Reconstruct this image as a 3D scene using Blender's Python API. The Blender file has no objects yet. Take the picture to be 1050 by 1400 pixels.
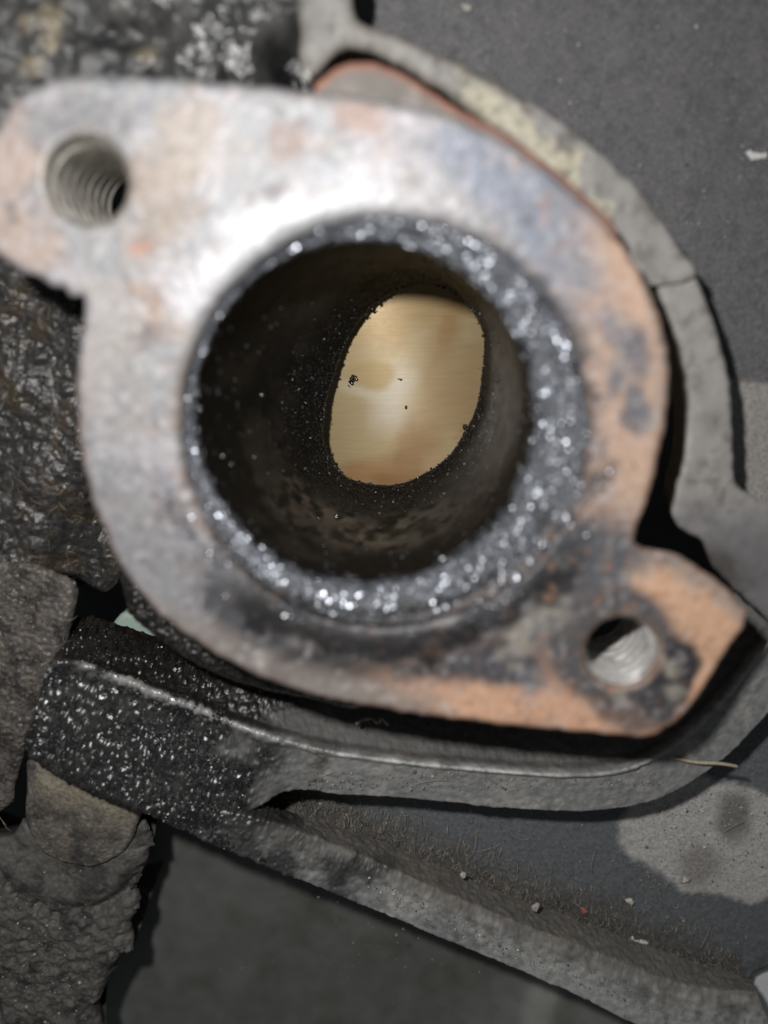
import bpy, math, random
import numpy as np
from mathutils import Matrix, Vector

random.seed(7)
RNG = np.random.default_rng(11)
MM = 0.001
scene = bpy.context.scene
col_main = scene.collection

# ---------------------------------------------------------------- camera
# Flange face is the plane z = 0 (millimetres below are converted to metres), z points at the camera.
W, H, F, HC = 1050.0, 1400.0, 1126.0, 62.0
n_c = np.array([(550 - 525) / F, (700 - 460) / F, -1.0]); n_c /= np.linalg.norm(n_c)
zc = -n_c
xc = np.array([1.0, 0, 0]) - zc[0] * zc; xc /= np.linalg.norm(xc)
yc = np.cross(zc, xc)
R = np.array([xc, yc, zc])                       # world = R @ cam
CAM = np.array([0.0, 0.0, HC])

cam_d = bpy.data.cameras.new('camera')
cam = bpy.data.objects.new('camera', cam_d); col_main.objects.link(cam)
cam.matrix_world = Matrix.Translation(Vector(CAM * MM)) @ Matrix([list(r) for r in R]).to_4x4()
cam_d.sensor_fit = 'HORIZONTAL'; cam_d.sensor_width = 36.0
cam_d.lens = 36.0 * F / W
cam_d.clip_start = 0.002; cam_d.clip_end = 10.0
cam_d.dof.use_dof = True
cam_d.dof.focus_distance = 0.0875
cam_d.dof.aperture_fstop = cam_d.lens / 2.7      # a 2.7 mm wide pupil, as in a phone
scene.camera = cam

# ---------------------------------------------------------------- light: soft daylight plus the phone's torch
world = bpy.data.worlds.new('World'); scene.world = world; world.use_nodes = True
bg = world.node_tree.nodes['Background']
bg.inputs[0].default_value = (0.88, 0.94, 1.0, 1); bg.inputs[1].default_value = 0.055

ld = bpy.data.lights.new('torch', 'POINT')
ld.energy = 0.245; ld.shadow_soft_size = 0.0022; ld.color = (1.0, 0.985, 0.965)
lamp = bpy.data.objects.new('torch', ld); col_main.objects.link(lamp)
lamp.location = (-0.015, 0.017, 0.066)

scene.view_settings.view_transform = 'Standard'
scene.view_settings.look = 'None'
scene.view_settings.exposure = 0.0
scene.view_settings.gamma = 1.0
scene.view_settings.use_curve_mapping = False
scene.cycles.use_denoising = True
scene.cycles.max_bounces = 8
scene.cycles.sample_clamp_indirect = 6.0

# ---------------------------------------------------------------- projection helpers
def at(px, py, z):
    px = np.asarray(px, float); py = np.asarray(py, float); z = np.asarray(z, float)
    d = np.stack([(px - W / 2) / F, -(py - H / 2) / F, -np.ones_like(px)], -1) @ R.T
    t = (HC - z) / (-d[..., 2])
    return CAM + d * t[..., None]

def proj(P):
    q = (P - CAM) @ R
    return W / 2 + F * q[..., 0] / (-q[..., 2]), H / 2 - F * q[..., 1] / (-q[..., 2])

def S(r, g, b):
    c = np.array([r, g, b]) / 255.0
    return np.where(c <= 0.04045, c / 12.92, ((c + 0.055) / 1.055) ** 2.4)

# ---------------------------------------------------------------- numpy noise
TAB = RNG.random((64, 64, 64)).astype(np.float32)
HX = RNG.random((256, 256)); HY = RNG.random((256, 256)); HV = RNG.random((256, 256))

def vnoise(x, y, z=0.0, seed=0):
    x = np.asarray(x, float) + seed * 17.31; y = np.asarray(y, float) + seed * 7.77
    z = np.zeros_like(x) + z + seed * 3.3
    xi = np.floor(x).astype(int); yi = np.floor(y).astype(int); zi = np.floor(z).astype(int)
    fx, fy, fz = x - xi, y - yi, z - zi
    fx = fx * fx * (3 - 2 * fx); fy = fy * fy * (3 - 2 * fy); fz = fz * fz * (3 - 2 * fz)
    r = 0
    for a in (0, 1):
        for b in (0, 1):
            for c in (0, 1):
                w = (fx if a else 1 - fx) * (fy if b else 1 - fy) * (fz if c else 1 - fz)
                r = r + w * TAB[(xi + a) & 63, (yi + b) & 63, (zi + c) & 63]
    return r * 2 - 1

def fbm(x, y, z=0.0, seed=0, octv=4, gain=0.5):
    a, s, r = 1.0, 0.0, 0
    for o in range(octv):
        r = r + a * vnoise(x, y, z, seed + o * 5); s += a
        x = np.asarray(x) * 2.03; y = np.asarray(y) * 2.03; z = np.asarray(z) * 2.03; a *= gain
    return r / s

def worley(x, y, seed=0):
    x = np.asarray(x) + seed * 13.7; y = np.asarray(y) + seed * 5.1
    xi = np.floor(x).astype(int); yi = np.floor(y).astype(int)
    best = np.full(x.shape, 9.0); val = np.zeros(x.shape)
    for a in (-1, 0, 1):
        for b in (-1, 0, 1):
            cx, cy = (xi + a) & 255, (yi + b) & 255
            d = (xi + a + HX[cx, cy] - x) ** 2 + (yi + b + HY[cx, cy] - y) ** 2
            m = d < best
            best = np.where(m, d, best); val = np.where(m, HV[cx, cy], val)
    return np.sqrt(best), val

def sstep(a, b, x):
    t = np.clip((np.asarray(x, float) - a) / (b - a), 0, 1)
    return t * t * (3 - 2 * t)

def blob(px, py, cx, cy, rx, ry, ang=0, soft=0.35, wob=0.35, seed=1, fs=30.0):
    a = math.radians(ang); dx, dy = px - cx, py - cy
    u = (dx * math.cos(a) + dy * math.sin(a)) / rx
    v = (-dx * math.sin(a) + dy * math.cos(a)) / ry
    r = np.sqrt(u * u + v * v) + wob * fbm(px / fs, py / fs, 0, seed, 4)
    return 1 - sstep(1 - soft, 1 + soft, r)

def mixc(c, k, m):
    return c * (1 - m[..., None]) + np.asarray(k) * m[..., None]

def flat(c, n):
    return np.tile(np.asarray(c, float), (n, 1))

# ---------------------------------------------------------------- curves and polygons
def catmull(P, closed, sub):
    P = np.asarray(P, float); n = len(P); out = []
    segs = n if closed else n - 1
    for i in range(segs):
        if closed:
            p0, p1, p2, p3 = P[i - 1], P[i], P[(i + 1) % n], P[(i + 2) % n]
        else:
            p0, p1, p2, p3 = P[max(i - 1, 0)], P[i], P[i + 1], P[min(i + 2, n - 1)]
        for k in range(sub):
            t = k / sub
            out.append(0.5 * (2 * p1 + (p2 - p0) * t + (2 * p0 - 5 * p1 + 4 * p2 - p3) * t * t + (3 * p1 - p0 - 3 * p2 + p3) * t ** 3))
    if not closed: out.append(P[-1])
    return np.array(out)

def resample(P, n):
    L = np.concatenate([[0], np.cumsum(np.linalg.norm(np.diff(P, axis=0), axis=1))])
    s = np.linspace(0, L[-1], n)
    return np.stack([np.interp(s, L, P[:, k]) for k in range(P.shape[1])], -1)

def poly_dist(X, Y, polys):
    """signed distance (+ inside) and nearest boundary point, polys[0] outer, rest holes"""
    N = X.size; X = X.ravel(); Y = Y.ravel()
    best = np.full(N, 1e9); bx = np.zeros(N); by = np.zeros(N); inside = np.zeros(N, bool)
    for P in polys:
        A = P; B = np.roll(P, -1, axis=0)
        for (ax, ay), (qx, qy) in zip(A, B):
            dx, dy = qx - ax, qy - ay
            l2 = dx * dx + dy * dy
            if l2 < 1e-12: continue
            t = np.clip(((X - ax) * dx + (Y - ay) * dy) / l2, 0, 1)
            cx, cy = ax + t * dx, ay + t * dy
            d = (X - cx) ** 2 + (Y - cy) ** 2
            m = d < best
            best = np.where(m, d, best); bx = np.where(m, cx, bx); by = np.where(m, cy, by)
            if ay != qy:
                c = ((ay > Y) != (qy > Y)) & (X < (qx - ax) * (Y - ay) / (qy - ay) + ax)
                inside ^= c
    d = np.sqrt(best)
    return np.where(inside, d, -d), bx, by

# ---------------------------------------------------------------- object helpers
def link(o): col_main.objects.link(o); return o

def thing(name, label, cat, base=(0, 0, 0), group=None):
    o = link(bpy.data.objects.new(name, None)); o.location = Vector(base) * MM
    o.empty_display_size = 0.005
    o['label'] = label; o['category'] = cat
    if group: o['group'] = group
    return o

def tag(o, label, cat, group=None):
    o['label'] = label; o['category'] = cat
    if group: o['group'] = group
    return o

def world_loc(o):
    p = np.array(o.location) / MM
    while o.parent: o = o.parent; p = p + np.array(o.location) / MM
    return p

def build(name, V, faces, mat, parent=None, col=None, rgh=None, met=None, smooth=True, base=None, kind=None):
    V = np.asarray(V, float)
    org = np.zeros(3)
    if parent is not None: org = world_loc(parent)
    elif base is not None: org = np.asarray(base, float)
    me = bpy.data.meshes.new(name)
    faces = np.asarray(faces)
    nv, nf, k = len(V), len(faces), faces.shape[1]
    me.vertices.add(nv); me.vertices.foreach_set('co', ((V - org) * MM).astype(np.float32).ravel())
    me.loops.add(nf * k); me.loops.foreach_set('vertex_index', faces.astype(np.int32).ravel())
    me.polygons.add(nf); me.polygons.foreach_set('loop_start', np.arange(0, nf * k, k, dtype=np.int32))
    me.polygons.foreach_set('use_smooth', np.full(nf, smooth))
    me.update(calc_edges=True); me.validate()
    def attr(nm, arr, default):
        if arr is None: arr = default
        arr = np.broadcast_to(np.asarray(arr, float), (nv,))
        a = me.attributes.new(nm, 'FLOAT', 'POINT'); a.data.foreach_set('value', arr.astype(np.float32))
    if col is None: col = (0.1, 0.1, 0.1)
    c = np.ones((nv, 4), np.float32); c[:, :3] = np.clip(np.broadcast_to(np.asarray(col), (nv, 3)), 0.002, 0.9)
    a = me.attributes.new('tint', 'FLOAT_COLOR', 'POINT'); a.data.foreach_set('color', c.ravel())
    attr('rgh', rgh, 0.6); attr('met', met, 0.0)
    me.materials.append(mat)
    o = link(bpy.data.objects.new(name, me))
    if parent is not None: o.parent = parent
    elif base is not None: o.location = Vector(org) * MM
    if kind: o['kind'] = kind
    return o

def slab(name, outline, z, depth, res, mat, parent=None, hf=None, cf=None, holes=(), bevel=(0.6, 0.25),
         smooth_outline=True, draft=0.0, wall_rows=4, base=None, kind=None, px=True, wobble=0.0):
    """plate with traced outline (photo pixels carried to depth z) and a real thickness"""
    o = np.array(outline, float)
    P = at(o[:, 0], o[:, 1], np.full(len(o), float(z)))[:, :2] if px else o
    if smooth_outline: P = catmull(P, True, 6)
    else: P = resample(np.vstack([P, P[:1]]), max(60, len(P) * 6))[:-1]
    if wobble:
        P = P + wobble * np.stack([fbm(P[:, 0] * 1.3, P[:, 1] * 1.3, 0, 3), fbm(P[:, 0] * 1.3, P[:, 1] * 1.3, 9, 4)], -1)
    polys = [P] + [np.asarray(h) for h in holes]
    x0, y0 = P.min(0) - res; x1, y1 = P.max(0) + res
    xs = np.arange(x0, x1 + res, res); ys = np.arange(y0, y1 + res, res)
    X, Y = np.meshgrid(xs, ys, indexing='ij')
    sd, bx, by = poly_dist(X, Y, polys)
    nx, ny = X.shape
    idx = np.arange(nx * ny).reshape(nx, ny)
    q = np.stack([idx[:-1, :-1], idx[1:, :-1], idx[1:, 1:], idx[:-1, 1:]], -1).reshape(-1, 4)
    q = q[(sd[q] > -0.5 * res).all(1)]
    e = np.concatenate([q[:, [0, 1]], q[:, [1, 2]], q[:, [2, 3]], q[:, [3, 0]]])
    key = np.sort(e, 1); key = key[:, 0] * (nx * ny) + key[:, 1]
    u, inv, cnt = np.unique(key, return_inverse=True, return_counts=True)
    be = e[cnt[inv] == 1]
    bnd = np.unique(be)
    xf, yf = X.ravel().copy(), Y.ravel().copy()
    xf[bnd] = bx[bnd]; yf[bnd] = by[bnd]
    d = np.maximum(sd, 0); d[bnd] = 0
    used = np.unique(q); remap = np.full(nx * ny, -1); remap[used] = np.arange(len(used))
    q = remap[q]; be = remap[be]; bnd = remap[bnd]
    xf, yf, d = xf[used], yf[used], d[used]
    zz = np.full(len(xf), float(z))
    V = np.stack([xf, yf, zz], -1)
    ppx, ppy = proj(V)
    w, drop = bevel
    zz = zz - drop * (1 - np.clip(d / w, 0, 1)) ** 2
    if hf is not None: zz = zz + hf(xf, yf, ppx, ppy, d)
    V[:, 2] = zz
    # side walls
    nb = len(bnd); pos = np.full(len(V), -1); pos[bnd] = np.arange(nb)
    # outward normal for draft
    if draft:
        nrm = np.zeros((len(V), 2))
        ex = V[be[:, 1], :2] - V[be[:, 0], :2]; on = np.stack([ex[:, 1], -ex[:, 0]], -1)
        on /= np.linalg.norm(on, axis=1, keepdims=True) + 1e-9
        np.add.at(nrm, be[:, 0], on); np.add.at(nrm, be[:, 1], on)
        nrm /= np.linalg.norm(nrm, axis=1, keepdims=True) + 1e-9
    rings = [bnd]; allV = [V]; off = len(V); wf = []
    for r in range(1, wall_rows + 1):
        t = r / wall_rows
        ring = V[bnd].copy()
        ring[:, 2] = V[bnd, 2] * (1 - t) + (z - depth) * t
        if draft: ring[:, :2] -= nrm[bnd] * draft * t
        j = 0.10 if r < wall_rows else 0
        ring[:, 0] += j * vnoise(ring[:, 0] * 2, ring[:, 1] * 2, ring[:, 2] * 2, 5)
        ring[:, 1] += j * vnoise(ring[:, 0] * 2, ring[:, 1] * 2, ring[:, 2] * 2, 9)
        allV.append(ring)
        prev = rings[-1] if r == 1 else np.arange(off - nb, off)
        cur = np.arange(off, off + nb)
        a, b = pos[be[:, 0]], pos[be[:, 1]]
        wf.append(np.stack([prev[b], prev[a], cur[a], cur[b]], -1))
        off += nb
    VV = np.vstack(allV); faces = np.vstack([q] + wf)
    c = r_ = m_ = None
    if cf is not None:
        ppx2 = np.concatenate([ppx] + [ppx[bnd]] * wall_rows); ppy2 = np.concatenate([ppy] + [ppy[bnd]] * wall_rows)
        dd = np.concatenate([d] + [d[bnd]] * wall_rows)
        c, r_, m_ = cf(VV[:, 0], VV[:, 1], ppx2, ppy2, dd)
    return build(name, VV, faces, mat, parent, c, r_, m_, base=base, kind=kind)

def grid_faces(nu, nv, closed_u=False):
    idx = np.arange(nu * nv).reshape(nu, nv)
    if closed_u: idx = np.vstack([idx, idx[:1]])
    return np.stack([idx[:-1, :-1], idx[1:, :-1], idx[1:, 1:], idx[:-1, 1:]], -1).reshape(-1, 4)

def normals(P, closed_u=False):
    if closed_u:
        du = np.roll(P, -1, 0) - np.roll(P, 1, 0)
    else:
        du = np.gradient(P, axis=0)
    dv = np.gradient(P, axis=1)
    n = np.cross(du, dv); n /= np.linalg.norm(n, axis=-1, keepdims=True) + 1e-12
    return n

def sheet(name, P, mat, parent=None, closed_u=False, disp=None, cf=None, flip=False, base=None, kind=None):
    """grid surface P[nu,nv,3] displaced along its normals; the normal is turned to face the camera side"""
    nu, nv = P.shape[:2]
    N = normals(P, closed_u)
    if flip: N = -N
    U, Vv = np.meshgrid(np.linspace(0, 1, nu), np.linspace(0, 1, nv), indexing='ij')
    ppx, ppy = proj(P)
    if disp is not None: P = P + N * disp(P, U, Vv, ppx, ppy)[..., None]
    f = grid_faces(nu, nv, closed_u)
    if flip: f = f[:, ::-1]
    c = r_ = m_ = None
    if cf is not None:
        c, r_, m_ = cf(P.reshape(-1, 3), U.ravel(), Vv.ravel(), ppx.ravel(), ppy.ravel())
    return build(name, P.reshape(-1, 3), f, mat, parent, c, r_, m_, base=base, kind=kind)

def loft_rows(rows, nu, nv, smooth_v=False):
    """rows: (pixel polyline, z or list of z) from near the flange outwards"""
    G = []
    for pts, z in rows:
        p = np.array(pts, float)
        zz = np.full(len(p), float(z)) if np.isscalar(z) else np.array(z, float)
        G.append(resample(catmull(at(p[:, 0], p[:, 1], zz), False, 10), nu))
    G = np.array(G)                                # rows, nu, 3
    Lr = np.linalg.norm(np.diff(G, axis=0), axis=2).mean(1)
    k = np.concatenate([[0], np.cumsum(Lr)]); k /= k[-1]
    if smooth_v:
        dense = np.stack([catmull(G[:, i], False, 12) for i in range(nu)], 0)
        return np.stack([resample(dense[i], nv) for i in range(nu)], 0), k
    s = np.linspace(0, 1, nv); out = np.zeros((nu, nv, 3))
    for j in range(len(rows) - 1):
        m = (s >= k[j]) & (s <= k[j + 1] + 1e-9)
        t = ((s[m] - k[j]) / (k[j + 1] - k[j]))[None, :, None]
        out[:, m] = G[j][:, None] * (1 - t) + G[j + 1][:, None] * t
    return out, k

# icosphere
def ico(sub):
    t = (1 + 5 ** 0.5) / 2
    v = [(-1, t, 0), (1, t, 0), (-1, -t, 0), (1, -t, 0), (0, -1, t), (0, 1, t), (0, -1, -t), (0, 1, -t), (t, 0, -1), (t, 0, 1), (-t, 0, -1), (-t, 0, 1)]
    f = [(0, 11, 5), (0, 5, 1), (0, 1, 7), (0, 7, 10), (0, 10, 11), (1, 5, 9), (5, 11, 4), (11, 10, 2), (10, 7, 6), (7, 1, 8), (3, 9, 4), (3, 4, 2), (3, 2, 6), (3, 6, 8), (3, 8, 9), (4, 9, 5), (2, 4, 11), (6, 2, 10), (8, 6, 7), (9, 8, 1)]
    v = [np.array(p) / np.linalg.norm(p) for p in v]
    for _ in range(sub):
        cache = {}; nf = []
        def mid(a, b):
            k = (min(a, b), max(a, b))
            if k not in cache:
                p = v[a] + v[b]; v.append(p / np.linalg.norm(p)); cache[k] = len(v) - 1
            return cache[k]
        for a, b, c in f:
            ab, bc, ca = mid(a, b), mid(b, c), mid(c, a)
            nf += [(a, ab, ca), (b, bc, ab), (c, ca, bc), (ab, bc, ca)]
        f = nf
    return np.array(v), np.array(f)
ICO0, ICO1 = ico(0), ico(1)

def rand_rot(n):
    q = RNG.normal(size=(n, 4)); q /= np.linalg.norm(q, axis=1, keepdims=True)
    w, x, y, z = q.T
    return np.stack([1 - 2 * (y * y + z * z), 2 * (x * y - w * z), 2 * (x * z + w * y), 2 * (x * y + w * z), 1 - 2 * (x * x + z * z), 2 * (y * z - w * x),
                     2 * (x * z - w * y), 2 * (y * z + w * x), 1 - 2 * (x * x + y * y)], -1).reshape(n, 3, 3)

def grains(name, P, rad, mat, parent=None, col=(0.05, 0.05, 0.05), rgh=0.3, met=0.0, sub=0, smooth=False, stretch=0.35, base=None, kind='stuff'):
    v, f = ICO1 if sub else ICO0
    n = len(P); M = rand_rot(n)
    sc = 1 + stretch * RNG.uniform(-1, 1, (n, 1, 3))
    V = np.einsum('nij,nkj->nki', M, v[None] * sc) * np.asarray(rad).reshape(-1, 1, 1) + P[:, None]
    Fc = (f[None] + (np.arange(n) * len(v))[:, None, None]).reshape(-1, 3)
    c = np.repeat(np.broadcast_to(np.asarray(col, float), (n, 3)), len(v), 0)
    return build(name, V.reshape(-1, 3), Fc, mat, parent, c, rgh, met, smooth=smooth, base=base, kind=kind)

def tubes(name, lines, rads, mat, parent=None, cols=None, rgh=0.6, base=None, kind=None, sides=4):
    VV, FF, CC, off = [], [], [], 0
    for i, (L, r) in enumerate(zip(lines, rads)):
        L = np.asarray(L, float); n = len(L)
        T = np.gradient(L, axis=0); T /= np.linalg.norm(T, axis=1, keepdims=True) + 1e-12
        up = np.where(np.abs(T[:, 2:3]) > 0.9, np.array([[1.0, 0, 0]]), np.array([[0, 0, 1.0]]))
        A = np.cross(T, up); A /= np.linalg.norm(A, axis=1, keepdims=True) + 1e-12
        B = np.cross(T, A)
        rr = np.broadcast_to(np.asarray(r, float), (n,)).copy(); rr[0] *= 0.3; rr[-1] *= 0.3
        th = np.arange(sides) * 2 * math.pi / sides
        ring = L[:, None] + rr[:, None, None] * (np.cos(th)[None, :, None] * A[:, None] + np.sin(th)[None, :, None] * B[:, None])
        VV.append(ring.transpose(1, 0, 2).reshape(-1, 3)); FF.append(grid_faces(sides, n, True) + off); off += sides * n
        CC.append(np.tile(np.asarray(cols[i] if cols is not None else (0.3, 0.28, 0.25)), (sides * n, 1)))
    return build(name, np.vstack(VV), np.vstack(FF), mat, parent, np.vstack(CC), rgh, 0, base=base, kind=kind)

# ---------------------------------------------------------------- procedural materials
def material(name, bumps=(), var=0.25, var_mm=1.0, specks=None, rough_var=0.1, spec=0.5, stretch=None, coat=0.0, fine=None):
    """tint/rgh/met come from the mesh; noise adds grain, fine relief and wear. bumps: (kind, size mm, depth mm)"""
    m = bpy.data.materials.new(name); m.use_nodes = True
    nt = m.node_tree; N = nt.nodes; L = nt.links
    p = N['Principled BSDF']; p.inputs['Specular IOR Level'].default_value = spec
    p.inputs['Coat Weight'].default_value = coat; p.inputs['Coat Roughness'].default_value = 0.12
    tc = N.new('ShaderNodeTexCoord'); src = tc.outputs['Object']
    if stretch:
        mp = N.new('ShaderNodeMapping'); mp.inputs['Rotation'].default_value = (0, 0, stretch[0]); mp.inputs['Scale'].default_value = (stretch[1], stretch[2], stretch[1])
        L.new(src, mp.inputs[0]); src_s = mp.outputs[0]
    else: src_s = src
    def noise(mm, detail=3, s=None):
        n = N.new('ShaderNodeTexNoise'); n.inputs['Scale'].default_value = 1000.0 / mm; n.inputs['Detail'].default_value = detail
        L.new(s or src, n.inputs['Vector']); return n.outputs['Fac']
    def math_(op, a, b):
        q = N.new('ShaderNodeMath'); q.operation = op
        for i, v in enumerate((a, b)):
            if isinstance(v, (int, float)): q.inputs[i].default_value = v
            else: L.new(v, q.inputs[i])
        return q.outputs[0]
    at_ = N.new('ShaderNodeAttribute'); at_.attribute_name = 'tint'
    ar = N.new('ShaderNodeAttribute'); ar.attribute_name = 'rgh'
    am = N.new('ShaderNodeAttribute'); am.attribute_name = 'met'
    nv = noise(var_mm, 5, src_s)
    k = math_('MULTIPLY_ADD', nv, 2 * var * 2.0); k.node.inputs[2].default_value = 1 - var * 2.0
    k2 = math_('MAXIMUM', k, 0.25)
    mixv = N.new('ShaderNodeVectorMath'); mixv.operation = 'SCALE'
    L.new(at_.outputs['Color'], mixv.inputs[0]); L.new(k2, mixv.inputs['Scale'])
    color = mixv.outputs[0]
    if specks:
        for (mm, thr, sc) in specks:
            nn = noise(mm, 2)
            rmp = N.new('ShaderNodeMapRange'); rmp.inputs['From Min'].default_value = thr; rmp.inputs['From Max'].default_value = thr + 0.05
            L.new(nn, rmp.inputs['Value'])
            mx = N.new('ShaderNodeMix'); mx.data_type = 'RGBA'
            L.new(rmp.outputs[0], mx.inputs['Factor']); L.new(color, mx.inputs['A']); mx.inputs['B'].default_value = (*sc, 1)
            color = mx.outputs['Result']
    L.new(color, p.inputs['Base Color'])
    rr = math_('MULTIPLY_ADD', noise(var_mm * 0.6, 3), 2 * rough_var); rr.node.inputs[2].default_value = -rough_var
    r2 = math_('ADD', ar.outputs['Fac'], rr); r2.node.use_clamp = True
    r3 = math_('MAXIMUM', r2, 0.06)
    L.new(r3, p.inputs['Roughness']); L.new(am.outputs['Fac'], p.inputs['Metallic'])
    last = None
    for kind, mm, dep in bumps:
        if kind == 'vor':
            t = N.new('ShaderNodeTexVoronoi'); t.feature = 'SMOOTH_F1'; t.inputs['Scale'].default_value = 1000.0 / mm
            L.new(src, t.inputs['Vector']); h = math_('SUBTRACT', 1.0, t.outputs['Distance'])
        elif kind == 'brush': h = noise(mm, 3, src_s)
        else: h = noise(mm, 3)
        b = N.new('ShaderNodeBump'); b.inputs['Strength'].default_value = 1.0; b.inputs['Distance'].default_value = dep * MM
        L.new(h, b.inputs['Height'])
        if last is not None: L.new(last, b.inputs['Normal'])
        last = b.outputs[0]
    if last is not None: L.new(last, p.inputs['Normal'])
    return m

M_flange = material('stained_metal', [('noise', 0.9, 0.06), ('noise', 0.25, 0.035)], var=0.16, var_mm=0.8, rough_var=0.08)
M_carbon = material('wet_carbon', [('noise', 0.35, 0.10), ('noise', 0.12, 0.05)], var=0.3, var_mm=0.5, rough_var=0.1, spec=0.7)
M_port = material('sooty_port_wall', [('noise', 0.30, 0.05), ('noise', 0.1, 0.02)], var=0.35, var_mm=1.6, rough_var=0.1, spec=0.16)
M_grain = material('soot_crystals', [], var=0.2, var_mm=0.3, rough_var=0.05, spec=0.9)
M_thread = material('cut_thread_metal', [('noise', 0.25, 0.012)], var=0.2, var_mm=0.6)
M_piston = material('varnished_piston', [('brush', 1.0, 0.004)], var=0.06, var_mm=1.0, rough_var=0.06, stretch=(math.radians(14), 0.12, 5.0))
M_plastic = material('dusty_black_plastic', [('noise', 0.16, 0.06), ('noise', 0.5, 0.05)], var=0.30, var_mm=0.35, specks=[(0.30, 0.735, S(150, 145, 135))])
M_rim = material('worn_grey_plastic', [('noise', 0.2, 0.02), ('noise', 1.2, 0.05)], var=0.10, var_mm=1.4, specks=[(0.5, 0.75, S(170, 160, 140))])
M_oily = material('oily_dirt', [('noise', 0.14, 0.03)], var=0.3, var_mm=0.8, rough_var=0.12, spec=0.7, specks=[(0.35, 0.77, S(165, 150, 120))])
M_wet = material('oily_wet_rail', [('noise', 0.14, 0.012)], var=0.3, var_mm=0.8, rough_var=0.08, spec=1.0, specks=[(0.35, 0.78, S(165, 150, 120))])
M_grime = material('caked_grime', [('noise', 0.12, 0.04), ('noise', 0.4, 0.07)], var=0.4, var_mm=0.5, rough_var=0.15, spec=0.6, specks=[(0.28, 0.70, S(120, 108, 88))])
M_cover = material('smooth_cover_plastic', [('noise', 0.5, 0.02)], var=0.18, var_mm=3.0, specks=[(0.9, 0.74, S(95, 85, 78))])
M_bits = material('debris', [('noise', 0.2, 0.03)], var=0.15, var_mm=0.4)
M_pale = material('pale_standin', [('noise', 0.5, 0.01)], var=0.05, var_mm=2)
M_ground = material('dark_ground', [('noise', 2, 0.4)], var=0.3, var_mm=6)

# ---------------------------------------------------------------- ground under the engine
g = at(525, 700, -80.0)
V = np.array([[-400, -400, -80], [400, -400, -80], [400, 400, -80], [-400, 400, -80]], float)
build('ground', V, np.array([[0, 1, 2, 3]]), M_ground, None, (0.05, 0.05, 0.048), 0.8, kind='structure')

# ================================================================ the cylinder with its exhaust flange
cyl = thing('engine_cylinder', 'rust-stained grey metal exhaust flange with round sooty port and two bolt holes', 'engine part', (0, -5, -24))

def circ(cx, cy, r_px, z=0.0, n=180):
    c = at(cx, cy, z); e = at(cx + r_px, cy, z); w_ = at(cx - r_px, cy, z)
    return c[:2], 0.5 * np.linalg.norm(e - w_)
RC, RR = circ(525, 591, 279)          # outer edge of the crusted seat round the port
IC, IR = circ(497, 571, 231, -2.0)    # port mouth, a little lower
H1C, H1R = circ(118, 247, 55)
H2C, H2R = circ(851, 893, 50)
def circle_pts(c, r, n=160):
    a = np.linspace(0, 2 * math.pi, n, endpoint=False)
    return np.stack([c[0] + r * np.cos(a), c[1] + r * np.sin(a)], -1)

FL = [(-55, 262), (-35, 205), (0, 165), (30, 130), (75, 109), (130, 103), (210, 106), (300, 113), (400, 122), (480, 131), (560, 144), (620, 160),
      (680, 187), (740, 226), (800, 276), (850, 333), (885, 392), (907, 450), (916, 510), (912, 570), (899, 635), (884, 690), (868, 733),
      (880, 750), (930, 762), (985, 798), (1012, 824), (1025, 837), (1024, 845), (1012, 866), (985, 908), (950, 962), (922, 990), (885, 1008), (830, 1006), (750, 998), (650, 988),
      (560, 976), (480, 962), (400, 943), (330, 914), (270, 880), (220, 843), (180, 798), (150, 745), (126, 685), (110, 620), (104, 550), (108, 480),
      (116, 425), (113, 405), (96, 404), (86, 392), (66, 390), (52, 378), (30, 374), (14, 358), (0, 352), (-35, 320)]

def flange_h(x, y, px, py, d):
    h = 0.06 * fbm(x / 2.2, y / 2.2, 0, 2, 4) + 0.035 * fbm(x / 0.6, y / 0.6, 0, 6, 2)
    # countersinks of the bolt holes and rolled edge of the port seat
    for c, r in ((H1C, H1R), (H2C, H2R)):
        q = np.hypot(x - c[0], y - c[1]) - r
        h -= 0.3 * np.clip(1 - (q + .15 * fbm(x * 1.5, y * 1.5, 0, 77, 2)) / 0.4, 0, 1) ** 2
    q = np.hypot(x - RC[0], y - RC[1]) - RR
    ang = np.arctan2(y - RC[1], x - RC[0])
    h -= 0.35 * np.clip(1 - q / 1.6, 0, 1) ** 2
    # raised lumps of scale by the lower hole
    for cx, cy, r, a in ((915, 920, 16, .35), (925, 945, 13, .35), (750, 835, 26, .25), (705, 880, 22, .2), (360, 912, 18, .3)):
        h += a * np.exp(-((px - cx) ** 2 + (py - cy) ** 2) / (r * r))
    h -= 0.12 * blob(px, py, 905, 925, 52, 60, 30, .12, .15, 31) * 0.6
    return h

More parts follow.
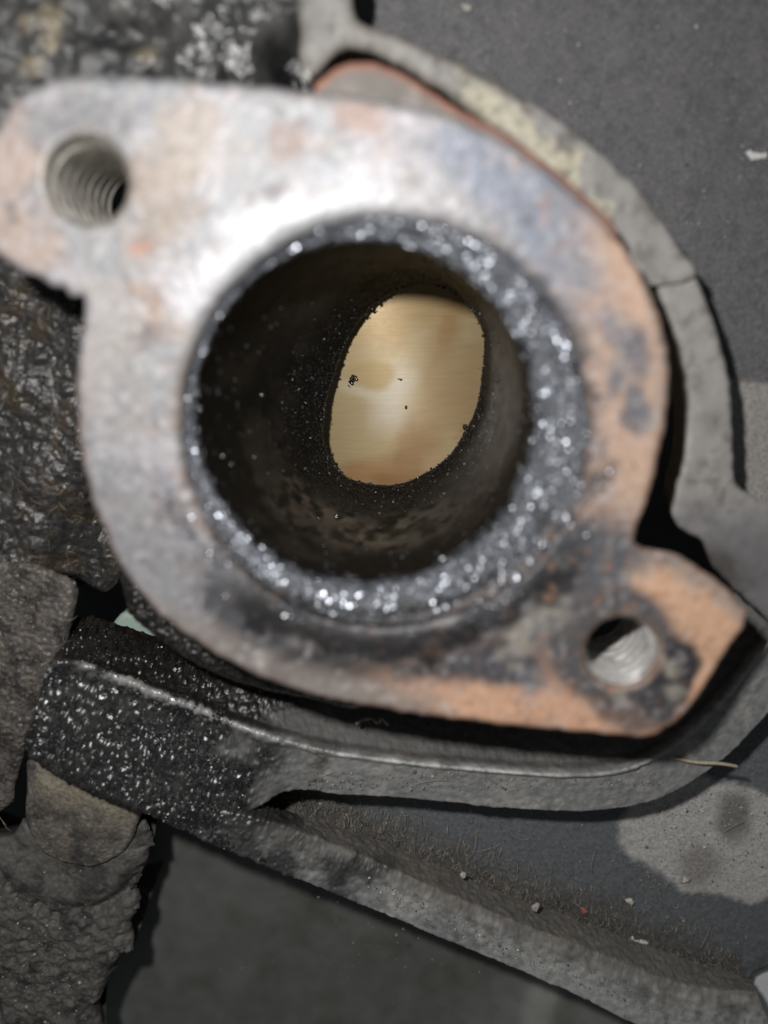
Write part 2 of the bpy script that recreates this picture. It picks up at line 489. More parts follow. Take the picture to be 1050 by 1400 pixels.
def flange_c(x, y, px, py, d):
    n = len(x)
    c = flat(S(152, 152, 154), n); r = np.full(n, 0.52); m = np.full(n, 0.25)
    big = fbm(px / 70, py / 70, 0, 3, 4); med = fbm(px / 25, py / 25, 0, 8, 4)
    def lay(k, mask, rr=None, mm=None):
        nonlocal c, r, m
        c = mixc(c, k, mask)
        if rr is not None: r = r * (1 - mask) + rr * mask
        if mm is not None: m = m * (1 - mask) + mm * mask
    lay(S(188, 182, 186), sstep(0.0, 0.35, big) * 0.6)
    lay(S(138, 139, 147), sstep(0.08, 0.4, fbm(px / 60, py / 60, 4, 14, 4)) * 0.6)
    lay(S(166, 154, 146), sstep(0.12, 0.4, fbm(px / 38, py / 38, 7, 23, 4)) * 0.45, 0.55, 0.3)
    # left ear: pink-orange patches
    for (cx, cy, rx, ry, a, k) in ((15, 225, 45, 75, 20, (190, 168, 156)), (25, 330, 45, 40, 0, (186, 166, 154)), (215, 250, 45, 70, 10, (160, 146, 134)),
                                   (190, 340, 16, 10, 0, (186, 140, 122)), (250, 185, 45, 40, 0, (176, 166, 156)), (215, 430, 40, 26, 30, (165, 140, 120)),
                                   (400, 195, 26, 24, 0, (160, 142, 135)), (490, 160, 45, 22, 10, (175, 150, 140)), (150, 480, 40, 90, 0, (172, 166, 162))):
        lay(S(*k), blob(px, py, cx, cy, rx, ry, a, .6, 1.3, int(cx), 34) * 0.75, 0.6, 0.25)
    lay(S(128, 128, 130), blob(px, py, 110, 170, 75, 45, 0, .5, .5, 41) * 0.7)
    # blue-grey heat tint at the upper right
    for (cx, cy, rx, ry) in ((770, 330, 60, 75), (700, 260, 80, 40), (830, 400, 35, 60), (640, 215, 60, 30)):
        lay(S(140, 146, 160), blob(px, py, cx, cy, rx, ry, 40, .5, .7, cx) * 0.75)
    # bare rust along the right and lower edge
    right = sstep(0.0, 1.0, (px - 740) / 120) * sstep(240, 330, py) * (1 - sstep(700, 760, py))
    edge = 1 - sstep(1.4, 4.4, d + 1.8 * fbm(px / 30, py / 30, 0, 51, 4))
    lay(S(208, 176, 154), np.clip(right * edge, 0, 1), 0.68, 0.1)
    for (cx, cy, rx, ry) in ((872, 480, 16, 34), (868, 545, 14, 26), (872, 575, 20, 20), (860, 460, 26, 14), (840, 520, 12, 22)):
        lay(S(118, 118, 126), blob(px, py, cx, cy, rx, ry, 0, .5, .8, cx + 3) * 0.85, 0.6, 0.2)
    # lower left: dull grey, then dark oily grey under the port
    lay(S(156, 155, 157), blob(px, py, 190, 750, 60, 110, -30, .5, .5, 61) * 0.75, 0.5, 0.3)
    lay(S(70, 70, 74), blob(px, py, 330, 850, 75, 38, 28, .5, .5, 62) * 0.85, 0.45, 0.2)
    lay(S(72, 68, 66), blob(px, py, 500, 912, 170, 24, 6, .5, .5, 63) * 0.9, 0.5, 0.2)
    lay(S(84, 84, 90), blob(px, py, 690, 900, 110, 42, -6, .5, .6, 64) * 0.95, 0.55, 0.2)
    lay(S(100, 100, 106), blob(px, py, 800, 770, 90, 50, -25, .5, .5, 65) * 0.9, 0.55, 0.2)
    # orange foot along the bottom edge and on the lower lug
    bot = sstep(880, 960, py + 0.18 * (px - 500)) * sstep(420, 620, px)
    e2 = 1 - sstep(2.0, 4.4, d + 1.6 * fbm(px / 26, py / 26, 0, 71, 4))
    lay(S(224, 178, 148), np.clip(bot * e2, 0, 1) * (py > 820), 0.72, 0.06)
    bl = sstep(800, 860, py) * (1 - sstep(560, 640, px))
    e3 = 1 - sstep(1.2, 3.4, d + 1.0 * fbm(px / 26, py / 26, 0, 72, 4))
    lay(S(150, 141, 135), np.clip(bl * e3, 0, 1) * .8, 0.6, 0.15)
    lug = blob(px, py, 950, 850, 95, 75, 40, .25, .3, 73)
    lay(S(226, 182, 150), lug, 0.75, 0.05)
    lay(S(168, 155, 146), sstep(0, 1, (1 - sstep(0.6, 2.0, d + med)) * sstep(860, 930, px) * (1 - sstep(815, 860, py - 0.6 * (px - 985)))) * 0.8, 0.7)
    # grey print of the washer round the lower hole, darker crescent beside it
    lay(S(104, 101, 102), blob(px, py, 838, 885, 88, 84, 0, .16, .16, 74, 40), 0.55, 0.25)
    lay(S(66, 64, 70), blob(px, py, 915, 930, 36, 62, 25, .16, .2, 75), 0.5, 0.2)
    lay(S(92, 88, 90), blob(px, py, 870, 965, 55, 34, 10, .3, .25, 76) * 0.8, 0.55, 0.2)
    for (cx, cy, rx, ry) in ((752, 832, 26, 24), (705, 875, 24, 30), (690, 845, 14, 14), (915, 915, 14, 12), (925, 948, 12, 10), (850, 955, 14, 10)):
        lay(S(178, 170, 158), blob(px, py, cx, cy, rx, ry, 30, .6, 1.2, cx + 9, 16) * 0.75, 0.6, 0.1)
    # pale worn countersinks
    for cc, rr in ((H1C, H1R), (H2C, H2R)):
        q = np.hypot(x - cc[0], y - cc[1]) - rr
        lay(S(166, 156, 138), (1 - sstep(0.2, 0.7, q + .5 * med)) * 0.5, 0.5, 0.3)
    # soot and rust creeping out of the port seat
    q = np.hypot(x - RC[0], y - RC[1]) - RR
    ang = np.degrees(np.arctan2(y - RC[1], x - RC[0]))
    creep = (1 - sstep(0.2, 1.6, q + 0.9 * fbm(px / 22, py / 22, 0, 81, 4)))
    lower = 1 - sstep(-40, 30, np.abs(ang + 80) - 70)
    lay(S(104, 94, 88), creep * (0.12 + 0.6 * lower), 0.5, 0.2)
    left = sstep(120, 160, np.abs(ang)) * (ang > -170)
    lay(S(150, 130, 118), creep * left * 0.45, 0.6, 0.2)
    # black oily soot smeared out over the lower rim
    sm = (1 - sstep(2.4, 4.4, q + 2.0 * fbm(px / 34, py / 20, 0, 131, 4))) * (1 - sstep(38, 70, np.abs(ang + 84)))
    lay(S(30, 29, 30), np.clip(sm, 0, 1) * .95, .42, .05)
    sm2 = (1 - sstep(.2, 1.6, q + 1.3 * fbm(px / 24, py / 24, 0, 132, 4))) * (1 - sstep(60, 100, np.abs(ang + 35)))
    lay(S(66, 64, 66), np.clip(sm2, 0, 1) * .7, .4, .2)
    # dark pits
    for (cx, cy, rr) in ((365, 265, 12), (435, 267, 14), (310, 330, 14), (208, 455, 16), (240, 700, 16), (265, 655, 12), (820, 590, 9), (835, 640, 10), (560, 250, 10), (820, 660, 8)):
        lay(S(110, 100, 98), blob(px, py, cx, cy, rr * 1.5, rr, -30, .8, 1.4, cx, 14) * 0.6, 0.6, 0.2)
    # rubbed bare and shiny just above the port
    qq = np.hypot(x - RC[0], y - RC[1]) - RR
    aa = np.degrees(np.arctan2(y - RC[1], x - RC[0]))
    clean = (1 - sstep(1.6, 4.4, qq + 1.3 * fbm(px / 40, py / 40, 0, 111, 3))) * (1 - sstep(22, 48, np.abs(aa - 118)))
    lay(S(180, 180, 183), clean * .8, .47, .32)
    # fine mottling: pale scale, dark scale, rust dots
    f1 = fbm(px / 9, py / 9, 0, 101, 3); f2 = fbm(px / 11, py / 11, 6, 102, 3); f3 = fbm(px / 13, py / 13, 12, 103, 3)
    ns = 1 - .85 * np.clip(sm, 0, 1)
    lay(S(206, 203, 202), sstep(.18, .5, f1) * .5 * ns)
    dull = 1 - .7 * clean
    lay(S(96, 92, 94), sstep(.2, .55, f2) * .5 * dull * ns, .55)
    lay(S(178, 136, 108), sstep(.28, .55, f3) * .5 * dull * (.25 + .75 * sstep(600, 780, px)), .65, .1)
    rustedge = (1 - sstep(0.1, 0.7, d)) * (0.5 + 0.5 * sstep(-.1, .2, med))
    lay(S(176, 126, 98), rustedge * 0.4 * sstep(450, 600, py) * sstep(.8, 1.6, q), 0.7, 0.1)
    return c, r, m

flange = slab('flange', FL, 0.0, 7.0, 0.24, M_flange, cyl, flange_h, flange_c,
              holes=[circle_pts(RC, RR) + .28 * np.stack([fbm(circle_pts(RC, RR)[:, 0] / .9, circle_pts(RC, RR)[:, 1] / .9, 0, 3, 3), fbm(circle_pts(RC, RR)[:, 0] / .9, circle_pts(RC, RR)[:, 1] / .9, 5, 4, 3)], -1), circle_pts(H1C, H1R), circle_pts(H2C, H2R)], bevel=(0.5, 0.22), draft=1.2, wobble=.22)

# crusted seat ring round the port: from the flange face down to the port mouth
nu, nv = 900, 44
th = np.linspace(0, 2 * math.pi, nu, endpoint=False)
t = np.linspace(0, 1, nv)
out_p = np.stack([RC[0] + (RR + 0.6) * np.cos(th), RC[1] + (RR + 0.6) * np.sin(th), np.full(nu, -0.42)], -1)
IRW = IR + .16 * fbm(np.cos(th) * 14, np.sin(th) * 14, 0, 7, 3) + .05
in_p = np.stack([IC[0] + IRW * np.cos(th), IC[1] + IRW * np.sin(th), np.full(nu, -1.7)], -1)
P = out_p[:, None] * (1 - t)[None, :, None] + in_p[:, None] * t[None, :, None]
prof = -0.42 - 0.55 * sstep(0.02, 0.3, t) - 0.5 * sstep(0.3, 0.85, t) - 1.1 * np.clip((t - 0.86) / 0.14, 0, 1) ** 2
P[..., 2] = prof[None]
def ring_d(P, U, V, px, py):
    f1, val = worley(P[..., 0] / 0.42, P[..., 1] / 0.42, 4)
    return 0.09 * (0.6 - f1) + 0.13 * fbm(P[..., 0] / 1.1, P[..., 1] / 1.1, 0, 5, 3)
def ring_c(P, U, V, px, py):
    n = len(P); ang = np.degrees(np.arctan2(P[:, 1] - RC[1], P[:, 0] - RC[0]))
    c = flat(S(88, 90, 96), n)
    c = mixc(c, S(34, 34, 36), sstep(-.15, .3, fbm(px / 22, py / 22, 0, 91, 4)) * 0.9)
    low = 1 - sstep(45, 80, np.abs(ang + 90))
    c = mixc(c, S(30, 29, 29), low * (1 - sstep(0.5, 0.75, V + .2 * fbm(px / 20, py / 20, 0, 95, 3))) * 0.9)
    c = mixc(c, S(104, 86, 74), sstep(.05, .4, fbm(px / 30, py / 30, 3, 94, 4)) * sstep(110, 140, np.abs(ang)) * (ang < 0) * (1 - V) * 1.0)
    c = mixc(c, S(92, 78, 70), (1 - sstep(15, 40, np.abs(ang + 50))) * (1 - sstep(.15, .35, V)) * 0.7)
    return c, np.full(n, 0.36), np.full(n, 0.25)
ring = sheet('seat_ring', P, M_carbon, cyl, True, ring_d, ring_c)
Nr = normals(P, True)
# glittering crust on the ring
def ring_pts(n, fn):
    u = RNG.random(n); v = RNG.random(n) ** 0.8; keep = RNG.random(n) < fn(u * 360 - 360 * (u > 0.5), v)
    i = (u * nu).astype(int)[keep] % nu; j = np.clip((v * nv).astype(int)[keep], 0, nv - 1)
    return P[i, j] + Nr[i, j] * 0.04
def dens(a, v):
    d = np.where((a > -140) & (a < 75), 0.95, 0.6)
    clump = sstep(-.3, .2, fbm(np.cos(np.radians(a)) * (9 + 3 * v), np.sin(np.radians(a)) * (9 + 3 * v), v * 3, 61, 3))
    return d * (.25 + .75 * clump) * np.where((a < -50) & (a > -150) & (v < 0.45), 0.3, 1.0)
def plates(name, Pp, Nn, rad, mat, parent, col, rgh, met, jit):
    """thin six-sided soot scales lying on a surface, each a little tilted"""
    n = len(Pp); Nn = Nn + jit * RNG.normal(size=(n, 3)); Nn /= np.linalg.norm(Nn, axis=1, keepdims=True)
    A = np.cross(Nn, RNG.normal(size=(n, 3))); A /= np.linalg.norm(A, axis=1, keepdims=True); B = np.cross(Nn, A)
    a = np.arange(6) * math.pi / 3; rr = np.asarray(rad)[:, None, None] * (1 + .25 * RNG.uniform(-1, 1, (n, 6, 1)))
    ringv = np.cos(a)[None, :, None] * A[:, None] + np.sin(a)[None, :, None] * B[:, None]
    hgt = (np.asarray(rad) * .45)[:, None, None] * Nn[:, None]
    V = np.concatenate([Pp[:, None] + ringv * rr * .72 + hgt, Pp[:, None] + ringv * rr - hgt], 1)
    f = [(0, 1, 2), (0, 2, 3), (0, 3, 4), (0, 4, 5)]
    for k in range(6): q = (k + 1) % 6; f += [(k, 6 + k, 6 + q), (k, 6 + q, q)]
    Fc = (np.array(f)[None] + (np.arange(n) * 12)[:, None, None]).reshape(-1, 3)
    return build(name, V.reshape(-1, 3), Fc, mat, parent, np.repeat(np.broadcast_to(np.asarray(col, float), (n, 3)), 12, 0), rgh, met, smooth=False, kind='stuff')
def ring_ids(n, fn):
    u = RNG.random(n); v = RNG.random(n) ** 0.85; keep = RNG.random(n) < fn(u * 360 - 360 * (u > 0.5), v)
    return (u * nu).astype(int)[keep] % nu, np.clip((v * nv).astype(int)[keep], 0, nv - 1)
i, j = ring_ids(30000, dens)
plates('soot_grains', P[i, j] + Nr[i, j] * 0.06, Nr[i, j], 0.05 + 0.09 * RNG.random(len(i)) ** 1.5, M_grain, cyl, S(158, 162, 170), 0.27, 0.65, 0.3)

aa = np.radians(RNG.uniform(-165, 10, 5200)); qd = np.abs(RNG.normal(0, 1.3, 5200))
keep = RNG.random(5200) < sstep(-.1, .3, fbm(np.cos(aa) * 8, np.sin(aa) * 8, qd, 71, 3))
gp = np.stack([RC[0] + (RR + .2 + qd) * np.cos(aa), RC[1] + (RR + .2 + qd) * np.sin(aa), np.full(5200, .02) - .3 * np.clip(1 - qd / 1.6, 0, 1) ** 2], -1)[keep]
plates('soot_grains', gp, np.tile([[0, 0, 1.0]], (len(gp), 1)), .05 + .09 * RNG.random(len(gp)) ** 1.5, M_grain, flange, S(110, 112, 118), .27, .5, .3)
# port wall: round mouth narrowing to the port window in the cylinder bore
OZ = -22.0
OPN = [(643, 420), (659, 449), (663, 474), (660, 505), (658, 528), (650, 563), (635, 592), (616, 622), (578, 650), (541, 664), (502, 662), (470, 650),
       (447, 620), (441, 590), (447, 541), (457, 508), (473, 466), (499, 428), (532, 401), (572, 389), (612, 394)]
o = np.array(OPN, float); OP = catmull(at(o[:, 0], o[:, 1], np.full(len(o), OZ))[:, :2], True, 10)
OC = OP.mean(0)
oa = np.arctan2(OP[:, 1] - OC[1], OP[:, 0] - OC[0]); orr = np.hypot(OP[:, 1] - OC[1], OP[:, 0] - OC[0])
k_ = np.argsort(oa); orad = np.interp(th, np.concatenate([oa[k_] - 2 * math.pi, oa[k_], oa[k_] + 2 * math.pi]), np.concatenate([orr[k_]] * 3))
th2 = th[::2]; orad2 = orad[::2]; nu2 = len(th2)
zs = np.concatenate([np.linspace(-1.9, OZ, 110), [OZ - 0.2, OZ - 0.4, OZ - 0.6]])
PW = np.zeros((nu2, len(zs), 3))
for j, z in enumerate(zs):
    tt = np.clip((-1.9 - z) / (-1.9 - OZ), 0, 1)
    e = tt ** 1.9
    e = 0.25 * tt + 0.75 * e
    cx = IC * (1 - tt ** 1.25) + OC * tt ** 1.25
    rad = (IR - 0.02) * (1 - e) + orad2 * e
    rad = rad + 0.8 * math.sin(math.pi * tt) * 0.6
    PW[:, j, 0] = cx[0] + rad * np.cos(th2); PW[:, j, 1] = cx[1] + rad * np.sin(th2); PW[:, j, 2] = z
def port_d(P, U, V, px, py):
    return (0.10 * fbm(P[..., 0] / 1.5, P[..., 1] / 1.5, P[..., 2] / 1.5, 5, 4) + 0.07 * fbm(P[..., 0] / .35, P[..., 1] / .35, P[..., 2] / .35, 6, 2) * sstep(.55, .9, V)) * sstep(0, .08, V)
def port_c(P, U, V, px, py):
    n = len(P)
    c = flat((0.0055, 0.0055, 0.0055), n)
    low_sheen = np.exp(-((np.degrees(np.arctan2(P[:, 1] - IC[1], P[:, 0] - IC[0])) + 95) / 50) ** 2) * sstep(.25, .45, V) * (1 - sstep(.62, .75, V))  # sheen along the lower wall, put into the colour
    c = mixc(c, S(104, 95, 84), low_sheen * .85 * sstep(-.3, .2, fbm(P[:, 0], P[:, 1], P[:, 2], 19, 3)))
    ang_ = np.degrees(np.arctan2(P[:, 1] - IC[1], P[:, 0] - IC[0]))
    c = mixc(c, S(84, 77, 68), np.exp(-((ang_ - 85) / 40) ** 2) * sstep(.12, .35, V) * (1 - sstep(.6, .8, V)) * .7)
    c = mixc(c, S(50, 46, 41), sstep(-.05, .4, fbm(P[:, 0] / 3, P[:, 1] / 3, P[:, 2] / 3, 13, 4) + .25 * (1 - np.abs(V - .55) * 3)) * 0.6)
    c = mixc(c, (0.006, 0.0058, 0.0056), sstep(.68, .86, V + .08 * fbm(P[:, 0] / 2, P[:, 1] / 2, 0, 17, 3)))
    ang = np.degrees(np.arctan2(P[:, 1] - IC[1], P[:, 0] - IC[0]))
    c = mixc(c, S(120, 116, 112), np.exp(-((ang - 5) / 38) ** 2) * sstep(.3, .55, V) * (1 - sstep(.8, .92, V)) * 0.7)  # grey sheen on the right wall, put into the colour
    return c, 0.62 - 0.1 * sstep(.0, .5, V), np.full(n, 0.0)
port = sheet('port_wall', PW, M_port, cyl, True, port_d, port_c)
# soot crumbs on the shelf round the window, a few glints up the wall
NPW = normals(PW, True)
n = 5200
i = RNG.integers(0, nu2, n); j = np.clip((110 * (1 - 0.30 * RNG.random(n) ** 1.6)).astype(int), 0, 112)
keep = RNG.random(n) < np.where((np.degrees(th2[i]) > 150) & (np.degrees(th2[i]) < 345), 1.0, 0.35)
gp = (PW[i, j] + NPW[i, j] * 0.03)[keep]
grains('soot_grains', gp, 0.035 + 0.055 * RNG.random(len(gp)) ** 2, M_grain, port, (0.05, 0.048, 0.046), 0.3, 0.35, sub=0)
i = RNG.integers(0, nu2, 230); j = RNG.integers(4, 70, 230)
gp = PW[i, j] + NPW[i, j] * 0.05
grains('soot_glints', gp, 0.05 + 0.09 * RNG.random(230), M_grain, port, (0.10, 0.10, 0.11), 0.15, 0.3, sub=1)
# crumbs hanging over the window edge
ii = RNG.integers(0, nu2, 190); jit = RNG.normal(0, 0.09, (190, 3))
gp = PW[ii, 110] + jit
grains('soot_rim', gp, 0.06 + 0.12 * RNG.random(190) ** 3, M_grain, port, (0.008, 0.008, 0.008), 0.3, 0.0, sub=1)

# threaded bolt holes
def bolt_hole(c, r, depth, pitch, tint, tilt):
    a = np.linspace(0, 2 * math.pi, 140, endpoint=False); zz = np.linspace(-0.4, -depth, int(depth / pitch * 14))
    ph = (-zz[None] / pitch + a[:, None] / (2 * math.pi)) % 1.0
    tri = np.abs(ph * 2 - 1)
    rad = r + 0.02 - 0.04 + 0.5 * (np.clip(tri * 1.25 - .12, 0, 1)) - 0.18 * sstep(-0.4, -1.1, zz)[None]
    rad = np.where(zz[None] > -0.5, r + 0.06, rad)
    Q = np.stack([c[0] + rad * np.cos(a)[:, None] + 0 * zz[None], c[1] + rad * np.sin(a)[:, None] + 0 * zz[None], np.broadcast_to(zz[None], rad.shape)], -1)
    def cf(P, U, V, px, py):
        n = len(P); t_ = np.broadcast_to(tri, rad.shape).ravel()
        cc = flat(tint, n); cc = mixc(cc, S(48, 43, 38), sstep(.4, .9, t_) * .95)
        cc = mixc(cc, S(90, 84, 78), sstep(-.1, .5, fbm(P[:, 0], P[:, 1], P[:, 2], 3, 3)) * .35)
        return cc, np.full(n, .34), np.full(n, .4)
    return sheet('bolt_hole', Q, M_thread, flange, True, None, cf)
bolt_hole(H1C, H1R, 14.0, 1.6, S(226, 221, 212), 0)
bolt_hole(H2C, H2R, 11.0, 1.2, S(226, 223, 220), 0)

# casting shoulder below the flange and the barrel round the piston
def lug_h(x, y, px, py, d):
    f1, v = worley(x / 0.45, y / 0.45, 8)
    return 0.25 * fbm(x / 2, y / 2, 0, 4, 4) + 0.20 * (0.6 - f1) + .15 * fbm(x / .3, y / .3, 0, 14, 3)
def lug_c(x, y, px, py, d):
    n = len(x); c = mixc(flat(S(30, 28, 27), n), S(96, 92, 88), sstep(.1, .45, fbm(x / .25, y / .25, 0, 6, 3)) * .7)
    return c, np.full(n, .32), np.zeros(n)
slab('casting_shoulder', [(160, 760), (168, 830), (178, 850), (205, 872), (250, 905), (300, 930), (345, 944), (420, 960), (500, 968), (480, 860), (300, 780), (200, 740)],
     -8.5, 8, 0.12, M_oily, cyl, lug_h, lug_c, bevel=(1.2, 1.0), draft=3.5)
PAX = np.array([0.25, -0.968]); PAX /= np.linalg.norm(PAX)      # piston axis in the xy plane
PCR = np.array([PAX[1], -PAX[0]])                               # across
PR = 20.0
pc = at(556, 530, -24.0)
PCEN = np.array([pc[0], pc[1], -24.0 - PR])
def lathe(profile, a0, a1, na):
    """profile (s along axis, radius) turned round the piston axis; angle 0 faces the camera"""
    pr = np.array(profile, float); a = np.linspace(a0, a1, na)
    s = pr[:, 0][None]; r = pr[:, 1][None]
    X = PCEN[0] + s * PAX[0] + r * np.sin(a)[:, None] * PCR[0]
    Y = PCEN[1] + s * PAX[1] + r * np.sin(a)[:, None] * PCR[1]
    Z = PCEN[2] + r * np.cos(a)[:, None] + 0 * s
    return np.stack([X, Y, Z], -1)
Q = lathe([(-24, PR + .15), (-24, PR + 3.5), (24, PR + 3.5), (24, PR + .15), (-24, PR + .15)], math.radians(48), math.radians(312), 90)
sheet('barrel', Q, M_port, cyl, False, None, lambda P, U, V, px, py: (flat((.05, .05, .05), len(P)), np.full(len(P), .6), np.zeros(len(P))))

# ================================================================ piston behind the port window
piston = thing('piston', 'tan varnished piston skirt with brown stains seen through the port window', 'piston', PCEN)
def pis_c(P, U, V, px, py):
    n = len(P)
    c = flat(S(190, 169, 130), n)
    def lay(k, mk):
        nonlocal c; c = mixc(c, S(*k), mk)
    lay((176, 148, 102), blob(px, py, 560, 425, 90, 32, -25, .6, .5, 3) * .8)
    lay((186, 166, 126), blob(px, py, 490, 580, 45, 60, 0, .6, .4, 4) * .8)
    lay((150, 114, 72), blob(px, py, 560, 632, 30, 52, 30, .7, .5, 5) * .85)
    lay((170, 124, 78), blob(px, py, 505, 648, 40, 18, 0, .7, .5, 6) * .7)
    lay((166, 130, 86), blob(px, py, 610, 455, 18, 42, 25, .7, .5, 7) * .7)
    lay((146, 108, 70), blob(px, py, 545, 660, 40, 14, 0, .7, .5, 8) * .7)
    lay((170, 142, 104), blob(px, py, 625, 540, 40, 70, 15, .7, .4, 9) * .8)
    # bright highlight put into the colour round an older, rounder wear mark
    lay((216, 206, 190), blob(px, py, 536, 540, 24, 44, 12, .8, .4, 10) * .75)
    lay((212, 200, 176), blob(px, py, 505, 537, 36, 9, 12, .8, .4, 11) * .7)
    lay((182, 158, 112), blob(px, py, 508, 512, 32, 21, 8, .3, .25, 12) * .9)
    sc = fbm((P[:, 0] * PAX[0] + P[:, 1] * PAX[1]) * 6, (P[:, 0] * PCR[0] + P[:, 1] * PCR[1]) * .15, 0, 21, 3)
    c = c * (1 + .06 * sc)[:, None]
    return c, 0.46 + 0.0 * px, np.full(n, .18)
Q = lathe(np.stack([np.linspace(-15, 15, 160), np.full(160, PR)], -1), math.radians(-40), math.radians(40), 180)
sk = sheet('skirt', Q, M_piston, piston, False, None, pis_c)
Q = lathe(np.stack([np.linspace(-15, 15, 20), np.full(20, PR)], -1), math.radians(40), math.radians(320), 100)
grey_c = lambda P, U, V, px, py: (flat(S(190, 170, 140), len(P)), np.full(len(P), .4), np.full(len(P), .4))
sheet('skirt', Q, M_piston, piston, False, None, grey_c)
Q = lathe([(-15, PR), (-16, PR), (-16, PR - 1), (-17.5, PR - 1), (-17.5, PR), (-19, PR), (-19, PR - 1), (-20.5, PR - 1), (-20.5, PR), (-22.5, PR), (-23, PR - .5), (-23.3, 12), (-23.5, 0.01)], 0, 2 * math.pi, 120)
sheet('crown', Q, M_piston, piston, False, None, grey_c)

def crumb(pxy, z, cnt, spread, label):
    c = at(pxy[0], pxy[1], z)
    Pg = c + RNG.normal(0, 1, (cnt, 3)) * np.array([spread, spread * 1.6, 0.05])
    o = grains('soot_crumb', Pg, 0.07 + 0.12 * RNG.random(cnt), M_grain, None, (0.01, 0.01, 0.01), 0.25, 0, sub=1, base=c, kind=None)
    return tag(o, label, 'soot')
crumb((481, 517), -24.2, 12, 0.22, 'ragged black soot crumb lying on the tan piston beside the port edge')
crumb((637, 588), OZ - 1.0, 14, 0.25, 'black soot crumb hanging on the lip of the port window')
crumb((545, 520), -23.95, 2, 0.10, 'tiny glinting speck pair near the middle of the tan piston')
crumb((555, 556), -23.95, 2, 0.03, 'single tiny dark dot on the painted highlight of the tan piston')

# ================================================================ gasket edge above the flange
def gas_c(x, y, px, py, d):
    n = len(x); c = mixc(flat(S(128, 122, 116), n), S(150, 142, 136), sstep(0, .4, fbm(x, y, 0, 7, 3)))
    e = (1 - sstep(.25, .75, d + .25 * fbm(x * 2, y * 2, 0, 8, 3)))
    c = mixc(c, S(176, 116, 92), e * .7)
    return c, np.full(n, .65), np.full(n, .1)
gk = slab('gasket', [(428, 128), (444, 104), (470, 88), (500, 84), (540, 95), (580, 118), (625, 147), (680, 176), (740, 216), (800, 268), (845, 322), (760, 330), (600, 240), (450, 190)],
          -3.0, 1.2, 0.2, M_rim, None, lambda x, y, px, py, d: .06 * fbm(x, y, 0, 3, 3), gas_c, bevel=(.4, .15), base=at(560, 150, -4.2), wobble=.15)
tag(gk, 'thin grey gasket with rusty orange edge peeking out above the flange', 'gasket')

# ================================================================ plastic shroud round the flange
shroud = thing('plastic_shroud', 'worn dark grey plastic shroud with curved rim and rail framing the flange', 'shroud', tuple(at(900, 900, -30)))

# back panel, upper right
def panel_h(x, y, px, py, d):
    step = sstep(-6, 6, (py - 522 - 0.10 * (px - 1040)))
    return 0.05 * fbm(x / 1.0, y / 1.0, 0, 3, 4) + 0.15 * fbm(x / 6, y / 6, 0, 4, 2) + 0.7 * step * (px > 960)
def panel_c(x, y, px, py, d):
    n = len(x); c = flat(S(104, 103, 105), n)
    c = mixc(c, S(86, 86, 89), sstep(-.1, .35, fbm(x / 1.2, y / 1.2, 0, 5, 4)) * .6)
    c = mixc(c, S(128, 126, 124), sstep(.15, .5, fbm(x / .3, y / .3, 0, 6, 2)) * .35)
    c = mixc(c, S(116, 113, 110), sstep(.1, .45, fbm(x / 1.6, y / 1.6, 0, 15, 4)) * .3)
    low = sstep(-6, 6, (py - 522 - 0.10 * (px - 1040)))
    c = mixc(c, S(158, 154, 150), low)
    return c, np.full(n, .62), np.zeros(n)
slab('panel', [(395, -120), (1240, -120), (1240, 760), (1010, 745), (975, 650), (968, 500), (925, 380), (862, 296), (740, 175), (560, 70), (420, 40)], -18.0, 4, 0.24, M_plastic, shroud,
     panel_h, panel_c, smooth_outline=False, bevel=(.6, .3))

# upper rim, from the corner at the top to the seam
def rim_h(x, y, px, py, d):
    return 0.12 * fbm(x / 3, y / 3, 0, 3, 3) + 0.03 * fbm(x / .6, y / .6, 0, 5, 3) + .35 * blob(px, py, 715, 185, 95, 24, 42, .7, 1.2, 5, 15)
def rim_c(x, y, px, py, d):
    n = len(x); c = flat(S(164, 161, 157), n)
    c = mixc(c, S(182, 178, 170), sstep(.1, .5, fbm(x / .3, y / .3, 0, 35, 3)) * .4)
    c = mixc(c, S(140, 137, 134), sstep(-.1, .4, fbm(x / 2.2, y / 2.2, 0, 25, 4)) * .8)
    # pale mineral crust along the inner edge
    for (cx, cy, rx, ry) in ((655, 130, 36, 17), (690, 165, 40, 20), (735, 205, 42, 20), (770, 235, 34, 16), (660, 150, 30, 14), (785, 215, 12, 14), (820, 285, 20, 12)):
        c = mixc(c, S(205, 199, 176), blob(px, py, cx, cy, rx, ry, 40, .7, 1.3, cx, 15) * .8)
    c = mixc(c, S(104, 98, 92), sstep(.1, .4, fbm(x / .9, y / .9, 0, 36, 5)) * .55)
    c = mixc(c, S(200, 196, 188), (1 - sstep(.1, .4, d + .3 * fbm(x * 1.2, y * 1.2, 0, 38, 3))) * .4)
    c = mixc(c, S(96, 86, 76), (1 - sstep(.2, 1.0, d + .5 * fbm(x * 1.5, y * 1.5, 0, 31, 3))) * .5 * (px < 720))
    return c, np.full(n, .6), np.zeros(n)
slab('rim', [(404, -60), (409, 20), (410, 88), (420, 108), (436, 98), (452, 78), (472, 64), (500, 66), (540, 84), (575, 104), (625, 138), (680, 180), (740, 228), (800, 284), (848, 342),
             (880, 384), (902, 391), (930, 386), (954, 373), (936, 344), (906, 300), (876, 260), (840, 224), (800, 190), (758, 158), (700, 124), (645, 92), (590, 68), (540, 44), (486, 22), (478, -60)],
     -8.5, 10.0, 0.2, M_rim, shroud, rim_h, rim_c, bevel=(.55, .3), wobble=.22, draft=1.7)
